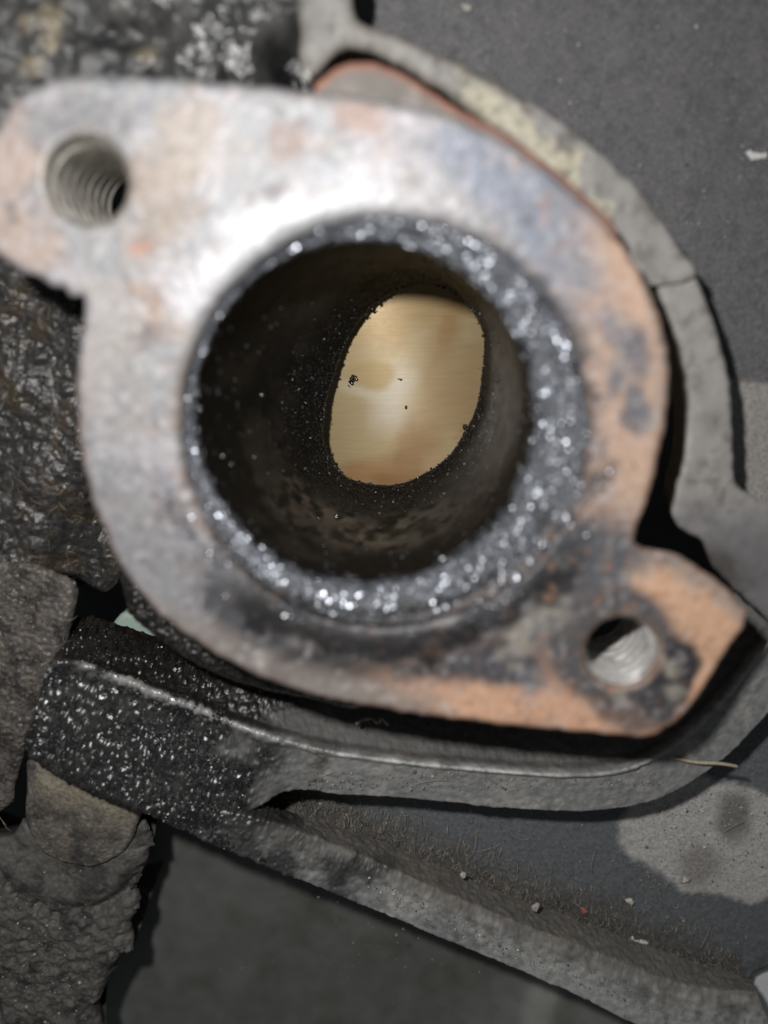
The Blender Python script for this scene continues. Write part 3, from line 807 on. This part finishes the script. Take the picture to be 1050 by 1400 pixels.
# side rim below the seam, running into the lower right corner
def rim2_c(x, y, px, py, d):
    c, r, m = rim_c(x, y, px, py, d)
    c = mixc(c, S(120, 118, 119), sstep(640, 760, py + 40 * fbm(x / 2, y / 2, 0, 3, 3)))
    c = mixc(c, S(70, 62, 56), blob(px, py, 985, 775, 40, 22, 30, .6, .6, 7) * .7)
    return c, r, m
def rim2_h(x, y, px, py, d):
    return rim_h(x, y, px, py, d) - 0.12
slab('rim', [(903, 392), (918, 440), (930, 492), (938, 545), (939, 595), (934, 640), (925, 672), (922, 702), (932, 722), (962, 742), (974, 772), (1000, 800), (1040, 838), (1130, 920),
             (1160, 800), (1110, 720), (1048, 688), (1018, 672), (1006, 652), (1004, 600), (1002, 545), (993, 490), (980, 442), (964, 402), (952, 378), (930, 387)],
     -8.8, 9.7, 0.2, M_rim, shroud, rim2_h, rim2_c, bevel=(.55, .3), wobble=.2, draft=2.0)

# lower rail: inner slope, lip, outer face, underside
def wetness(px, py):
    return 1 - sstep(250, 520, px + 150 * fbm(px / 40, py / 40, 0, 3, 4))
def beads(x, y, cell, seed):
    """rounded drops of oily dirt, height in mm"""
    f1, val = worley(x / cell, y / cell, seed)
    r = 0.30 + 0.30 * val
    return cell * np.sqrt(np.maximum(r * r - f1 * f1, 0)) * (0.5 + 0.5 * val)
LIP = [(62, 925), (80, 906), (120, 910), (200, 940), (280, 973), (360, 1004), (450, 1028), (540, 1041), (650, 1052), (760, 1060), (840, 1056), (895, 1036), (945, 1000), (990, 955), (1030, 905), (1120, 800)]
INN = [(85, 880), (105, 868), (150, 880), (230, 905), (300, 925), (370, 945), (450, 960), (540, 972), (640, 985), (740, 985), (820, 985), (860, 965), (900, 930), (945, 880), (985, 835), (1060, 740)]
OUT = [(40, 1000), (42, 1030), (90, 1062), (180, 1102), (258, 1122), (340, 1108), (395, 1080), (470, 1086), (570, 1092), (690, 1104), (790, 1108), (878, 1099), (945, 1069), (990, 1036), (1040, 985), (1140, 880)]
def shrink(pts, dx, dy): return [(a + dx, b + dy) for a, b in pts]
OUTZ = [-10.6] * 4 + [-11.0, -12.4] + [-13.6] * 10
rows = [(shrink(INN, 15, -25), -19.3), (INN, -16.4), ([(a * .25 + c * .75, b * .25 + d_ * .75) for (a, b), (c, d_) in zip(INN, LIP)], -14.0), (LIP, -12.6),
        ([(a * .9 + c * .1, b * .9 + d_ * .1) for (a, b), (c, d_) in zip(LIP, OUT)], -13.05), (OUT, OUTZ), ([(a, b - 2) for a, b in OUT], -15.4), ([(a, b - 16) for a, b in OUT], -18.5)]
RP, RK = loft_rows(rows, 760, 130)
def rail_d(P, U, V, px, py):
    wet = wetness(px, py)
    drops = beads(P[..., 0], P[..., 1], 0.62, 3) + 0.5 * beads(P[..., 0], P[..., 1], 0.36, 4)
    patch = 0.45 + 0.55 * sstep(-.25, .15, fbm(px / 45, py / 45, 0, 9, 3) + 0.35 * sstep(960, 1080, py))
    lipr = np.exp(-((V - RK[3]) / .02) ** 2)
    return .18 * lipr + wet * 1.0 * drops * patch + (1 - wet) * 0.12 * fbm(P[..., 0] / .5, P[..., 1] / .5, P[..., 2] / .5, 8, 4, .6) + 0.12 * fbm(P[..., 0] / 2.5, P[..., 1] / 2.5, P[..., 2] / 2.5, 5, 3)
def rail_c(P, U, V, px, py):
    n = len(P)
    wet = wetness(px, py)
    c = flat(S(138, 138, 137), n)
    c = mixc(c, S(176, 171, 163), sstep(0, .4, fbm(px / 26, py / 26, 0, 41, 4)) * .6)
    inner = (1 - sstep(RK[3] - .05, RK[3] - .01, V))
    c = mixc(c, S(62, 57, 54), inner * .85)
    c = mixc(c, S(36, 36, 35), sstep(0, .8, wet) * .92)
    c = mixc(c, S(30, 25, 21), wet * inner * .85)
    lip = np.exp(-((V - RK[3] - .005) / .022) ** 2) * (1 - .45 * wet)
    c = mixc(c, S(214, 213, 210), lip * .95 * sstep(-.45, .1, fbm(px / 26, py / 9, 0, 43, 3)) * (1 - .7 * sstep(700, 800, px)))  # pale worn lip, with its highlight line put into the colour
    r = 0.70 * (1 - wet) + 0.30 * wet - .2 * lip
    return c, r, np.zeros(n)
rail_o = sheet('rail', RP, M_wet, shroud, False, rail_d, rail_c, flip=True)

NRP = -normals(RP); rpx, rpy = proj(RP)
i = RNG.integers(3, 235, 60000); j = RNG.integers(8, 108, 60000)
gx, gy = rpx[i, j], rpy[i, j]
clus = sstep(-.05, .4, fbm(gx / 30, gy / 16, 0, 9, 4) + .55 * sstep(950, 1090, gy + .15 * gx) - .08)
wmask = (RNG.random(60000) < sstep(.72, 1.0, wetness(gx, gy))) & (RNG.random(60000) < .05 + .75 * clus)
i, j = i[wmask], j[wmask]
plates('oily_beads', RP[i, j] + NRP[i, j] * .12, NRP[i, j], 0.05 + .11 * RNG.random(len(i)) ** 1.5, M_grain, rail_o, S(52, 52, 53), .33, .4, .36)
# ledge running down to the lower right, and the pocket floor between it and the rail
rowsL = [([(235, 1085), (320, 1098), (400, 1112), (520, 1150), (660, 1210), (800, 1262), (940, 1312), (1022, 1334)], [-11.6, -12.6, -16.5] + [-19.4] * 5),
         ([(225, 1090), (320, 1112), (395, 1132), (510, 1176), (650, 1238), (790, 1292), (930, 1345), (1034, 1356)], [-11.2, -11.7, -13.4] + [-15.0] * 5),
         ([(215, 1096), (318, 1124), (385, 1146), (500, 1192), (640, 1254), (780, 1308), (920, 1362), (1040, 1372)], [-11.0, -11.4, -12.8] + [-14.4] * 5),
         ([(190, 1105), (300, 1156), (400, 1198), (560, 1264), (700, 1322), (800, 1366), (900, 1412), (1078, 1450)], [-10.9, -11.4, -13.0] + [-15.0] * 5),
         ([(192, 1102), (302, 1152), (402, 1193), (562, 1259), (702, 1317), (802, 1361), (902, 1407), (1080, 1445)], -16.0),
         ([(205, 1090), (315, 1137), (415, 1178), (575, 1244), (715, 1302), (815, 1346), (915, 1392), (1085, 1430)], -20.0)]
LP, LK = loft_rows(rowsL, 620, 80)
def ledge_d(P, U, V, px, py):
    wet = wetness(px - 60, py)
    return wet * .7 * (beads(P[..., 0], P[..., 1], .55, 3) + .5 * beads(P[..., 0], P[..., 1], .33, 4)) + 0.12 * fbm(P[..., 0] / .5, P[..., 1] / .5, P[..., 2] / .5, 8, 4, .6) + .14 * fbm(P[..., 0] / 2.5, P[..., 1] / 2.5, 0, 6, 3) \
        + .2 * (1 - sstep(.1, .4, V)) * np.maximum(0, fbm(P[..., 0] / .4, P[..., 1] / .4, P[..., 2] / .4, 12, 3)) * 1.6
def ledge_c(P, U, V, px, py):
    n = len(P)
    wet = wetness(px - 60, py)
    c = flat(S(180, 180, 177), n)
    c = mixc(c, S(140, 141, 141), sstep(-.1, .35, fbm(px / 30, py / 30, 0, 44, 4)) * .8)
    c = mixc(c, S(96, 94, 90), sstep(.12, .45, fbm(px / 9, py / 9, 0, 48, 4)) * .5)
    c = mixc(c, S(200, 195, 184), sstep(.1, .5, fbm(px / 14, py / 14, 0, 45, 4)) * .5)
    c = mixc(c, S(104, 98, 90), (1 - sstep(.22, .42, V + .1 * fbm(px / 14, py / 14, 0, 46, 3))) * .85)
    c = mixc(c, S(48, 48, 48), sstep(0, .8, wet) * .9)
    return c, .72 - .42 * wet, np.zeros(n)
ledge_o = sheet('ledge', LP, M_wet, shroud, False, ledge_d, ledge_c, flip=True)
NLP = -normals(LP); lpx, lpy = proj(LP)
i = RNG.integers(0, 180, 9000); j = RNG.integers(6, 64, 9000)
gx, gy = lpx[i, j], lpy[i, j]
wmask = (RNG.random(9000) < sstep(.8, 1.0, wetness(gx - 40, gy))) & (RNG.random(9000) < .05 + .8 * sstep(-.1, .3, fbm(gx / 30, gy / 16, 0, 9, 4) + .1))
i, j = i[wmask], j[wmask]
plates('oily_beads', LP[i, j] + NLP[i, j] * .12, NLP[i, j], .07 + .10 * RNG.random(len(i)) ** 1.5, M_grain, ledge_o, S(52, 52, 53), .33, .4, .36)
def pocket_h(x, y, px, py, d):
    pile = 1 - sstep(0, 90, (1105 + 0.40 * (px - 350)) - py)
    return .06 * fbm(x / .6, y / .6, 0, 3, 3) + pile * (.25 * fbm(x / .5, y / .5, 0, 7, 4) + .3) + .10 * blob(px, py, 985, 1150, 130, 78, 15, .08, .18, 77)  # last term lifts the painted patch of light a little
def pocket_c(x, y, px, py, d):
    n = len(x); c = flat(S(106, 110, 113), n)
    c = mixc(c, S(122, 122, 120), sstep(.15, .5, fbm(x / .35, y / .35, 0, 88, 2)) * .6)
    pile = 1 - sstep(10, 90, (1105 + 0.40 * (px - 350)) - py + 30 * fbm(px / 20, py / 20, 0, 3, 3))
    c = mixc(c, S(82, 76, 69), pile * .8)
    c = mixc(c, S(192, 190, 186), blob(px, py, 985, 1145, 135, 82, 15, .07, .2, 77))  # patch of light and its shadow edge put into the colour
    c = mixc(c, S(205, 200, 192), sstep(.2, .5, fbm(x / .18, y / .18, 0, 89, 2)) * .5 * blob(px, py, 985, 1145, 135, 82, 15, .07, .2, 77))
    c = mixc(c, S(110, 107, 104), blob(px, py, 1003, 1115, 22, 30, 0, .5, .5, 78) * .8)
    c = mixc(c, S(125, 118, 110), blob(px, py, 960, 1180, 30, 26, 0, .6, .6, 79) * .6)
    return c, np.full(n, .7), np.zeros(n)
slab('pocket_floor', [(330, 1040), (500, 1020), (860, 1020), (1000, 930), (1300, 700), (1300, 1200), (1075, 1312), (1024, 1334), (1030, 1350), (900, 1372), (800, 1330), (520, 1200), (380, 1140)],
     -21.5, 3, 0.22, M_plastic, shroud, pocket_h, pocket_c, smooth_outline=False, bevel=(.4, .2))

# ================================================================ caked casting on the left
casing = thing('engine_casing', 'dark casting caked with oily fibrous grime beside the oily rail end', 'casing', tuple(at(0, 800, -40)))
def left_h(x, y, px, py, d):
    f1, v = worley(x / .6, y / .6, 5)
    return .9 * fbm(x / 4, y / 4, 0, 3, 3) + .5 * fbm(x / 1.1, y / 1.1, 0, 6, 4) + .16 * (.6 - f1) - 4.0 * sstep(0, 1, (py - 640) / 170 + (px - 90) / 80) \
        - .9 * blob(px, py, 60, 380, 60, 22, 15, .4, .4, 5)
def left_c(x, y, px, py, d):
    n = len(x); c = flat(S(58, 57, 57), n)
    c = mixc(c, S(96, 92, 88), sstep(.05, .4, fbm(x / .5, y / .5, 0, 27, 4)) * .5)
    c = mixc(c, S(84, 72, 56), sstep(.05, .4, fbm(x / 1.8, y / 1.8, 3, 28, 4)) * .6)
    return c, .24 + .2 * sstep(0, .3, fbm(x / 2, y / 2, 0, 29, 3)), np.zeros(n)
slab('cast_wall', [(-140, 330), (0, 335), (150, 360), (190, 500), (190, 700), (165, 770), (120, 830), (60, 800), (0, 790), (-140, 790)], -16.0, 12, 0.14, M_grime, casing,
     left_h, left_c, bevel=(1.2, .8), draft=5.0)
def fin_h(x, y, px, py, d):
    f1, v = worley(x / .5, y / .5, 15)
    return .3 * fbm(x / 3, y / 3, 0, 13, 3) + .16 * fbm(x / .35, y / .35, 0, 16, 3) + .14 * (.6 - f1)
def fin_c(x, y, px, py, d):
    n = len(x); c = flat(S(98, 93, 89), n)
    c = mixc(c, S(52, 49, 47), sstep(-.1, .3, fbm(x / 1.2, y / 1.2, 0, 37, 4)) * .8)
    c = mixc(c, S(150, 143, 134), sstep(.1, .45, fbm(x / .3, y / .3, 0, 39, 3)) * .4)
    c = mixc(c, S(120, 110, 94), sstep(.1, .5, fbm(x / .8, y / .8, 0, 38, 4)) * .5)
    return c, .30 + .2 * sstep(-.1, .3, fbm(x / 1.5, y / 1.5, 0, 40, 3)), np.zeros(n)
slab('fin_block', [(-140, 772), (-20, 768), (40, 772), (80, 788), (102, 804), (100, 840), (84, 890), (62, 935), (48, 985), (34, 1020), (18, 1075), (-2, 1112), (-140, 1150)],
     -15.0, 14, 0.12, M_grime, casing, fin_h, fin_c, bevel=(.6, .6), wobble=.25, draft=6.5)
def boss_h(x, y, px, py, d):
    return .5 * sstep(0, 3, d) + .15 * fbm(x / 2.5, y / 2.5, 0, 23, 4) + .12 * fbm(x / .3, y / .3, 0, 26, 3)
def boss_c(x, y, px, py, d):
    n = len(x); c = flat(S(106, 101, 95), n)
    c = mixc(c, S(160, 150, 136), sstep(.1, .4, fbm(x / .22, y / .22, 0, 49, 2)) * .45)
    c = mixc(c, S(64, 62, 60), sstep(-.1, .35, fbm(x / 1.3, y / 1.3, 0, 47, 4)) * .8)
    c = mixc(c, S(128, 116, 100), sstep(.15, .5, fbm(x / .9, y / .9, 0, 48, 4)) * .5)
    c = mixc(c, S(150, 140, 122), (1 - sstep(0, 60, np.abs(py - 1075 - .32 * (px - 90)) + 10)) * .8 * (px > 50))
    return c, np.full(n, .6), np.zeros(n)
slab('bolt_boss', [(40, 1040), (110, 1055), (192, 1090), (188, 1125), (176, 1158), (150, 1180), (118, 1188), (80, 1180), (50, 1160), (32, 1120), (34, 1075)], -16.4, 6, 0.14, M_grime, casing,
     boss_h, boss_c, bevel=(.5, .6), wobble=.15, draft=2.4)
def low_h(x, y, px, py, d):
    crust = sstep(1200, 1290, py)
    return .5 * fbm(x / 3.5, y / 3.5, 0, 33, 4) + (.14 + .5 * crust) * fbm(x / .8, y / .8, 0, 36, 5, .6) + .5 * sstep(0, 2, d) \
        + .5 * np.exp(-((np.hypot((px - 95), (py - 1130)) - 92) / 16) ** 2) * (py > 1160) - 1.1 * np.exp(-((np.hypot((px - 95), (py - 1130)) - 118) / 9) ** 2) * (py > 1180) * sstep(-.1, .25, fbm(px / 25, py / 25, 0, 31, 3)) - 2.2 * blob(px, py, 160, 1330, 8, 30, 30, .5, .7, 17, 14)
def low_c(x, y, px, py, d):
    n = len(x); c = flat(S(98, 95, 91), n)
    c = mixc(c, S(128, 123, 114), sstep(.15, .5, fbm(x / .35, y / .35, 0, 59, 3)) * .4)
    c = mixc(c, S(56, 55, 54), sstep(-.1, .35, fbm(x / 1.6, y / 1.6, 0, 57, 4)) * .8)
    c = mixc(c, S(112, 106, 97), sstep(.12, .5, fbm(x / .7, y / .7, 0, 58, 4)) * .6)
    return c, np.full(n, .65), np.zeros(n)
slab('casting_block', [(-140, 1140), (0, 1150), (40, 1120), (120, 1130), (190, 1125), (205, 1148), (202, 1178), (186, 1212), (192, 1236), (176, 1262), (182, 1300), (158, 1335), (130, 1375), (120, 1430), (-140, 1460)],
     -17.5, 12, 0.13, M_grime, casing, low_h, low_c, bevel=(.5, .5), wobble=.7, draft=5.5)

# greasy casting behind the flange, upper left
upper = thing('greasy_casting', 'wet greasy black casting behind the threaded ear of the flange', 'casing', tuple(at(200, 60, -25)))
def up_h(x, y, px, py, d):
    f1, v = worley(x / 1.3, y / 1.3, 25)
    return 1.0 * fbm(x / 4, y / 4, 0, 43, 4) + .5 * fbm(x / 1.3, y / 1.3, 0, 44, 3) + .45 * (.6 - f1) * v - 3.5 * blob(px, py, 405, 85, 42, 50, 0, .6, .3, 6) \
        - 1.2 * blob(px, py, 170, 45, 60, 20, 10, .6, .4, 8)
def up_c(x, y, px, py, d):
    n = len(x); c = flat(S(66, 66, 66), n)
    c = mixc(c, S(116, 113, 110), sstep(-.05, .35, fbm(x / 2.2, y / 2.2, 0, 67, 4)) * .6)
    c = mixc(c, S(36, 36, 36), sstep(.05, .4, fbm(x / 2.0, y / 2.0, 5, 68, 4)) * .8)
    for (cx, cy, rr) in ((68, 26, 16), (70, 58, 10), (42, 86, 14), (200, 72, 12), (35, 30, 12)):
        c = mixc(c, S(150, 138, 112), blob(px, py, cx, cy, rr, rr, 0, .8, 1.2, cx, 12) * .7)
    c = mixc(c, S(16, 16, 16), blob(px, py, 400, 90, 36, 40, 0, .5, .4, 61) * .9)
    wet = blob(px, py, 300, 55, 110, 60, 15, .7, .5, 66)
    return c, .5 - .26 * wet, np.zeros(n)
slab('casting_body', [(-160, -120), (430, -120), (425, 60), (415, 160), (200, 160), (40, 170), (-160, 330)], -9.0, 14, 0.2, M_oily, upper, up_h, up_c, bevel=(1.0, .6), smooth_outline=False)

# ================================================================ deep smooth cover at the bottom and added pale stand-ins for the background in gaps
def cov_c(x, y, px, py, d):
    n = len(x); c = flat(S(112, 114, 109), n)
    c = mixc(c, S(140, 141, 136), sstep(0, 1, (px - 620) / 90 + (py - 1360) / 90) * .8)
    c = mixc(c, S(200, 200, 194), blob(px, py, 735, 1375, 20, 60, 10, .7, .5, 3) * .5)
    c = mixc(c, S(84, 76, 68), sstep(.1, .45, fbm(px / 45, py / 45, 0, 77, 3)) * .3)
    return c, np.full(n, .5), np.zeros(n)
def cov_h(x, y, px, py, d):
    return .25 * fbm(x / 8, y / 8, 0, 53, 3) + 1.2 * sstep(596, 640, px - .05 * (py - 1300) + 6 * fbm(px / 30, py / 30, 0, 3, 2))
cv = slab('cover_plate', [(120, 1010), (330, 1060), (700, 1200), (1000, 1330), (1010, 1560), (100, 1560)], -31.0, 5, 0.35, M_cover, None, cov_h, cov_c, smooth_outline=False, base=at(500, 1300, -36))
tag(cv, 'smooth dark greenish-grey plastic cover lying deep below the ledge', 'cover')
def pale_c(x, y, px, py, d): return flat(S(244, 250, 245), len(x)), np.full(len(x), .45), np.zeros(len(x))
p1 = slab('floor_standin', [(985, 1310), (1120, 1270), (1120, 1480), (1000, 1480)], -24.5, 2, 0.4, M_pale, None, None, pale_c, smooth_outline=False, base=at(1060, 1370, -26.5), bevel=(.1, .02))  # added plate in place of the daylit floor below
tag(p1, 'added pale mint plate standing in for the daylit floor past the torn end of the ledge', 'plate')
def pale2_c(x, y, px, py, d): return flat(S(176, 196, 184), len(x)), np.full(len(x), .5), np.zeros(len(x))  # duller tint: shade of the gap put into the colour
p2 = slab('background_standin', [(156, 850), (176, 838), (215, 860), (225, 905), (165, 900), (150, 872)], -24.0, 2, 0.2, M_pale, None, None, pale2_c, base=at(180, 870, -26))
tag(p2, 'added green tab, dulled for shade, standing in for the background in the dark gap between flange and rail end', 'tab')

# ================================================================ debris
def flake(pts, z, tint, label, th_=0.25, cat='flake', name='debris_flake'):
    c = np.mean(np.array(pts, float), 0); b = at(c[0], c[1], z)
    pts = c + (np.array(pts, float) - c) * (.75 if 'crumb' in name else 1.0)
    o = slab(name, pts, z + th_, th_, 0.05, M_bits, None, lambda x, y, px, py, d: .12 * fbm(x * 2, y * 2, 0, 5, 3),
             lambda x, y, px, py, d: (flat(tint, len(x)), np.full(len(x), .6), np.zeros(len(x))), bevel=(.2, .12), wall_rows=2, base=b, wobble=.45)
    return tag(o, label, cat)
WH = S(224, 222, 220)
flake([(1020, 206), (1030, 203), (1050, 212), (1047, 219), (1035, 217), (1022, 211)], -17.9, WH, 'bright white paint flake lying on the dark grainy panel')
flake([(866, 1282), (872, 1288), (884, 1287), (888, 1292), (878, 1297), (868, 1295), (864, 1288)], -21.0, WH, 'forked white flake on the grime by the ledge', name='debris_flake')
flake([(856, 1228), (866, 1226), (870, 1234), (864, 1241), (857, 1238)], -21.0, S(210, 200, 185), 'cream crumb with a stalk in the dark pocket', name='debris_crumb', cat='crumb')
flake([(796, 1240), (802, 1243), (804, 1252), (799, 1254), (795, 1247)], -21.0, S(200, 110, 100), 'tiny red and pink crumb lying in the pocket grime', name='debris_crumb', cat='crumb')
flake([(727, 1239), (735, 1235), (738, 1243), (732, 1250), (726, 1246)], -16.6, S(176, 168, 164), 'rounded pale crumb on the inner edge of the ledge', name='debris_crumb', cat='crumb')
flake([(629, 1195), (636, 1195), (637, 1202), (632, 1206), (627, 1201)], -17.4, S(186, 182, 178), 'small white crumb caught under a hair on the ledge', name='debris_crumb', cat='crumb')
flake([(934, 1199), (942, 1201), (943, 1207), (937, 1209), (933, 1204)], -21.0, S(220, 210, 205), 'white crumb on the painted patch of light', name='debris_crumb', cat='crumb')
flake([(654, 1054), (662, 1053), (665, 1060), (658, 1065), (652, 1060)], -13.5, S(190, 180, 145), 'yellowish crumb on the outer face of the rail', name='debris_crumb', cat='crumb')
flake([(374, 1046), (382, 1043), (385, 1051), (378, 1056), (373, 1052)], -13.4, S(190, 175, 140), 'tan crumb stuck near the bend of the rail', name='debris_crumb', cat='crumb')
# flake on the panel near the top
flake([(632, 5), (642, 6), (643, 14), (634, 13)], -17.8, S(170, 168, 160), 'pale grey chip on the panel above the rim', name='debris_flake')
# straw on the rail corner
L = catmull(np.array([at(915, 1035, -13.2), at(950, 1042, -12.8), at(985, 1044, -12.6), at(1009, 1048, -12.8)]), False, 8)
tag(tubes('straw_bit', [L], [np.full(len(L), .16)], M_bits, None, [S(188, 176, 150)], sides=8, base=L[0]), 'short beige straw bit sticking out over the rail corner', 'straw')
# curled white thread below the flange edge
L = catmull(np.array([at(486, 990, -12.5), at(497, 984, -12.3), at(509, 983, -12.1), at(517, 989, -12.2), at(522, 983, -12.0), at(531, 992, -12.3)]), False, 8)
tag(tubes('thread_bit', [L], [.13 + .05 * np.sin(np.arange(len(L)) * .7)], M_bits, None, [S(160, 148, 140)], sides=8, base=L[0]), 'curled pale thread just below the flange edge', 'thread')
# bead near the top notch
bb = at(420, 104, -6.6)
tag(grains('grease_bead', np.array([bb]), [0.5], M_grain, None, S(200, 198, 192), .25, 0, sub=1, smooth=True, base=bb, kind=None), 'small shiny bead at the notch between casting and rim', 'bead')

# lint and hairs
def hair(px, py, z, ln, ang, lift, bend, n=9):
    b = at(px, py, z); a = math.radians(ang); s = np.linspace(0, 1, n)
    x = b[0] + ln * s * math.cos(a) + bend * np.sin(s * 3) * -math.sin(a); y = b[1] + ln * s * math.sin(a) + bend * np.sin(s * 3) * math.cos(a)
    return np.stack([x, y, b[2] + lift * np.sin(s * math.pi)], -1)
lines, rads, cols = [], [], []
for k in range(3000):
    px = RNG.uniform(400, 1040); off = abs(RNG.normal(0, 42)); py = 1118 + 0.405 * (px - 350) - off
    if py > 1380 or (px > 1015 and py > 1300): continue
    lines.append(hair(px, py, -21.1 + 2.6 * max(0, 1 - off / 25), RNG.uniform(.3, 1.3), RNG.normal(90, 35), RNG.uniform(.1, .7), RNG.normal(0, .15), 6))
    rads.append(RNG.uniform(.012, .028)); cols.append(S(*(RNG.uniform(95, 215) * np.array([1, .95, .86]))))
for (px, py, ln, an, be) in ((633, 1180, 3.5, 92, .6), (636, 1178, 4.2, 75, -.4), (650, 1165, 3, 20, .3), (690, 1190, 3.2, 115, .4), (780, 1230, 4, -35, .2), (850, 1245, 3, 128, .3),
                             (560, 1075, 5, 5, .8), (420, 1070, 4, 20, .5), (985, 1140, 3, 30, .7), (955, 1300, 3.4, 70, .3), (810, 1195, 3, 85, .5), (360, 1068, 2.6, 60, .2), (372, 1075, 2.4, 95, .2)):
    z = -13.4 if py < 1080 else -20.8
    lines.append(hair(px, py, z, ln, an, .6, be, 14)); rads.append(.03); cols.append(S(165, 155, 140))
tubes('lint_fibres', lines, rads, M_bits, None, cols, .7, base=at(700, 1240, -22), kind='stuff')['label'] = 'fine lint and short hairs caught in the pocket beside the ledge'
lines, rads, cols = [], [], []
for k in range(420):
    px = RNG.uniform(-10, 130); py = RNG.uniform(400, 1120)
    if py < 770: z = -15.7
    else:
        z = -14.8
        if px > 95 - max(0, py - 850) * .33: continue
    lines.append(hair(px, py, z + RNG.uniform(0, .4), RNG.uniform(.4, 1.8), RNG.uniform(0, 360), RNG.uniform(.05, .4), RNG.normal(0, .3), 6))
    rads.append(RNG.uniform(.012, .024)); cols.append(S(*(RNG.uniform(70, 180) * np.array([1, .93, .78]))))
tubes('grime_fibres', lines, rads, M_bits, None, cols, .6, base=at(50, 700, -14), kind='stuff')['label'] = 'short fibres matted into the grime on the left casting'
# dust specks scattered on rail, ledge, floor and lower block
Pg, Cg, Rg = [], [], []
for k in range(2600):
    reg = RNG.integers(0, 7)
    if reg == 0: px, py, z = RNG.uniform(420, 1040), RNG.uniform(1090, 1330), -21.3
    elif reg == 1: px, py, z = RNG.uniform(0, 120), RNG.uniform(1190, 1400), -17.0
    elif reg == 2: px, py, z = RNG.uniform(870, 1050), RNG.uniform(1080, 1215), -21.2
    elif reg == 3: px, py, z = RNG.uniform(700, 1050), RNG.uniform(0, 500), -17.9
    elif reg == 6: px = RNG.uniform(250, 780); py = 1190 + .45 * (px - 250) + abs(RNG.normal(0, 120)) + 20; z = -30.7
    elif reg == 4: px = RNG.uniform(420, 900); py = 1055 + RNG.uniform(0, 24); z = -13.0
    else: px = RNG.uniform(400, 900); py = 1160 + .41 * (px - 400) + RNG.uniform(-5, 26); z = -14.5
    if reg == 3 and py > 1.05 * (px - 700) + 60: continue
    if px > 1010 and py > 1300: continue
    if reg == 6 and RNG.random() < .6: continue
    Pg.append(at(px, py, z)); Rg.append(RNG.uniform(.03, .09) if RNG.random() < .92 else RNG.uniform(.09, .18)); Cg.append(S(*(RNG.uniform(95, 215) * np.array([1, .97, .9]))))
grains('dust_specks', np.array(Pg), np.array(Rg), M_bits, None, np.array(Cg), .6, 0, base=at(600, 1250, -22))['label'] = 'pale dust specks scattered over ledge, pocket and lower casting'
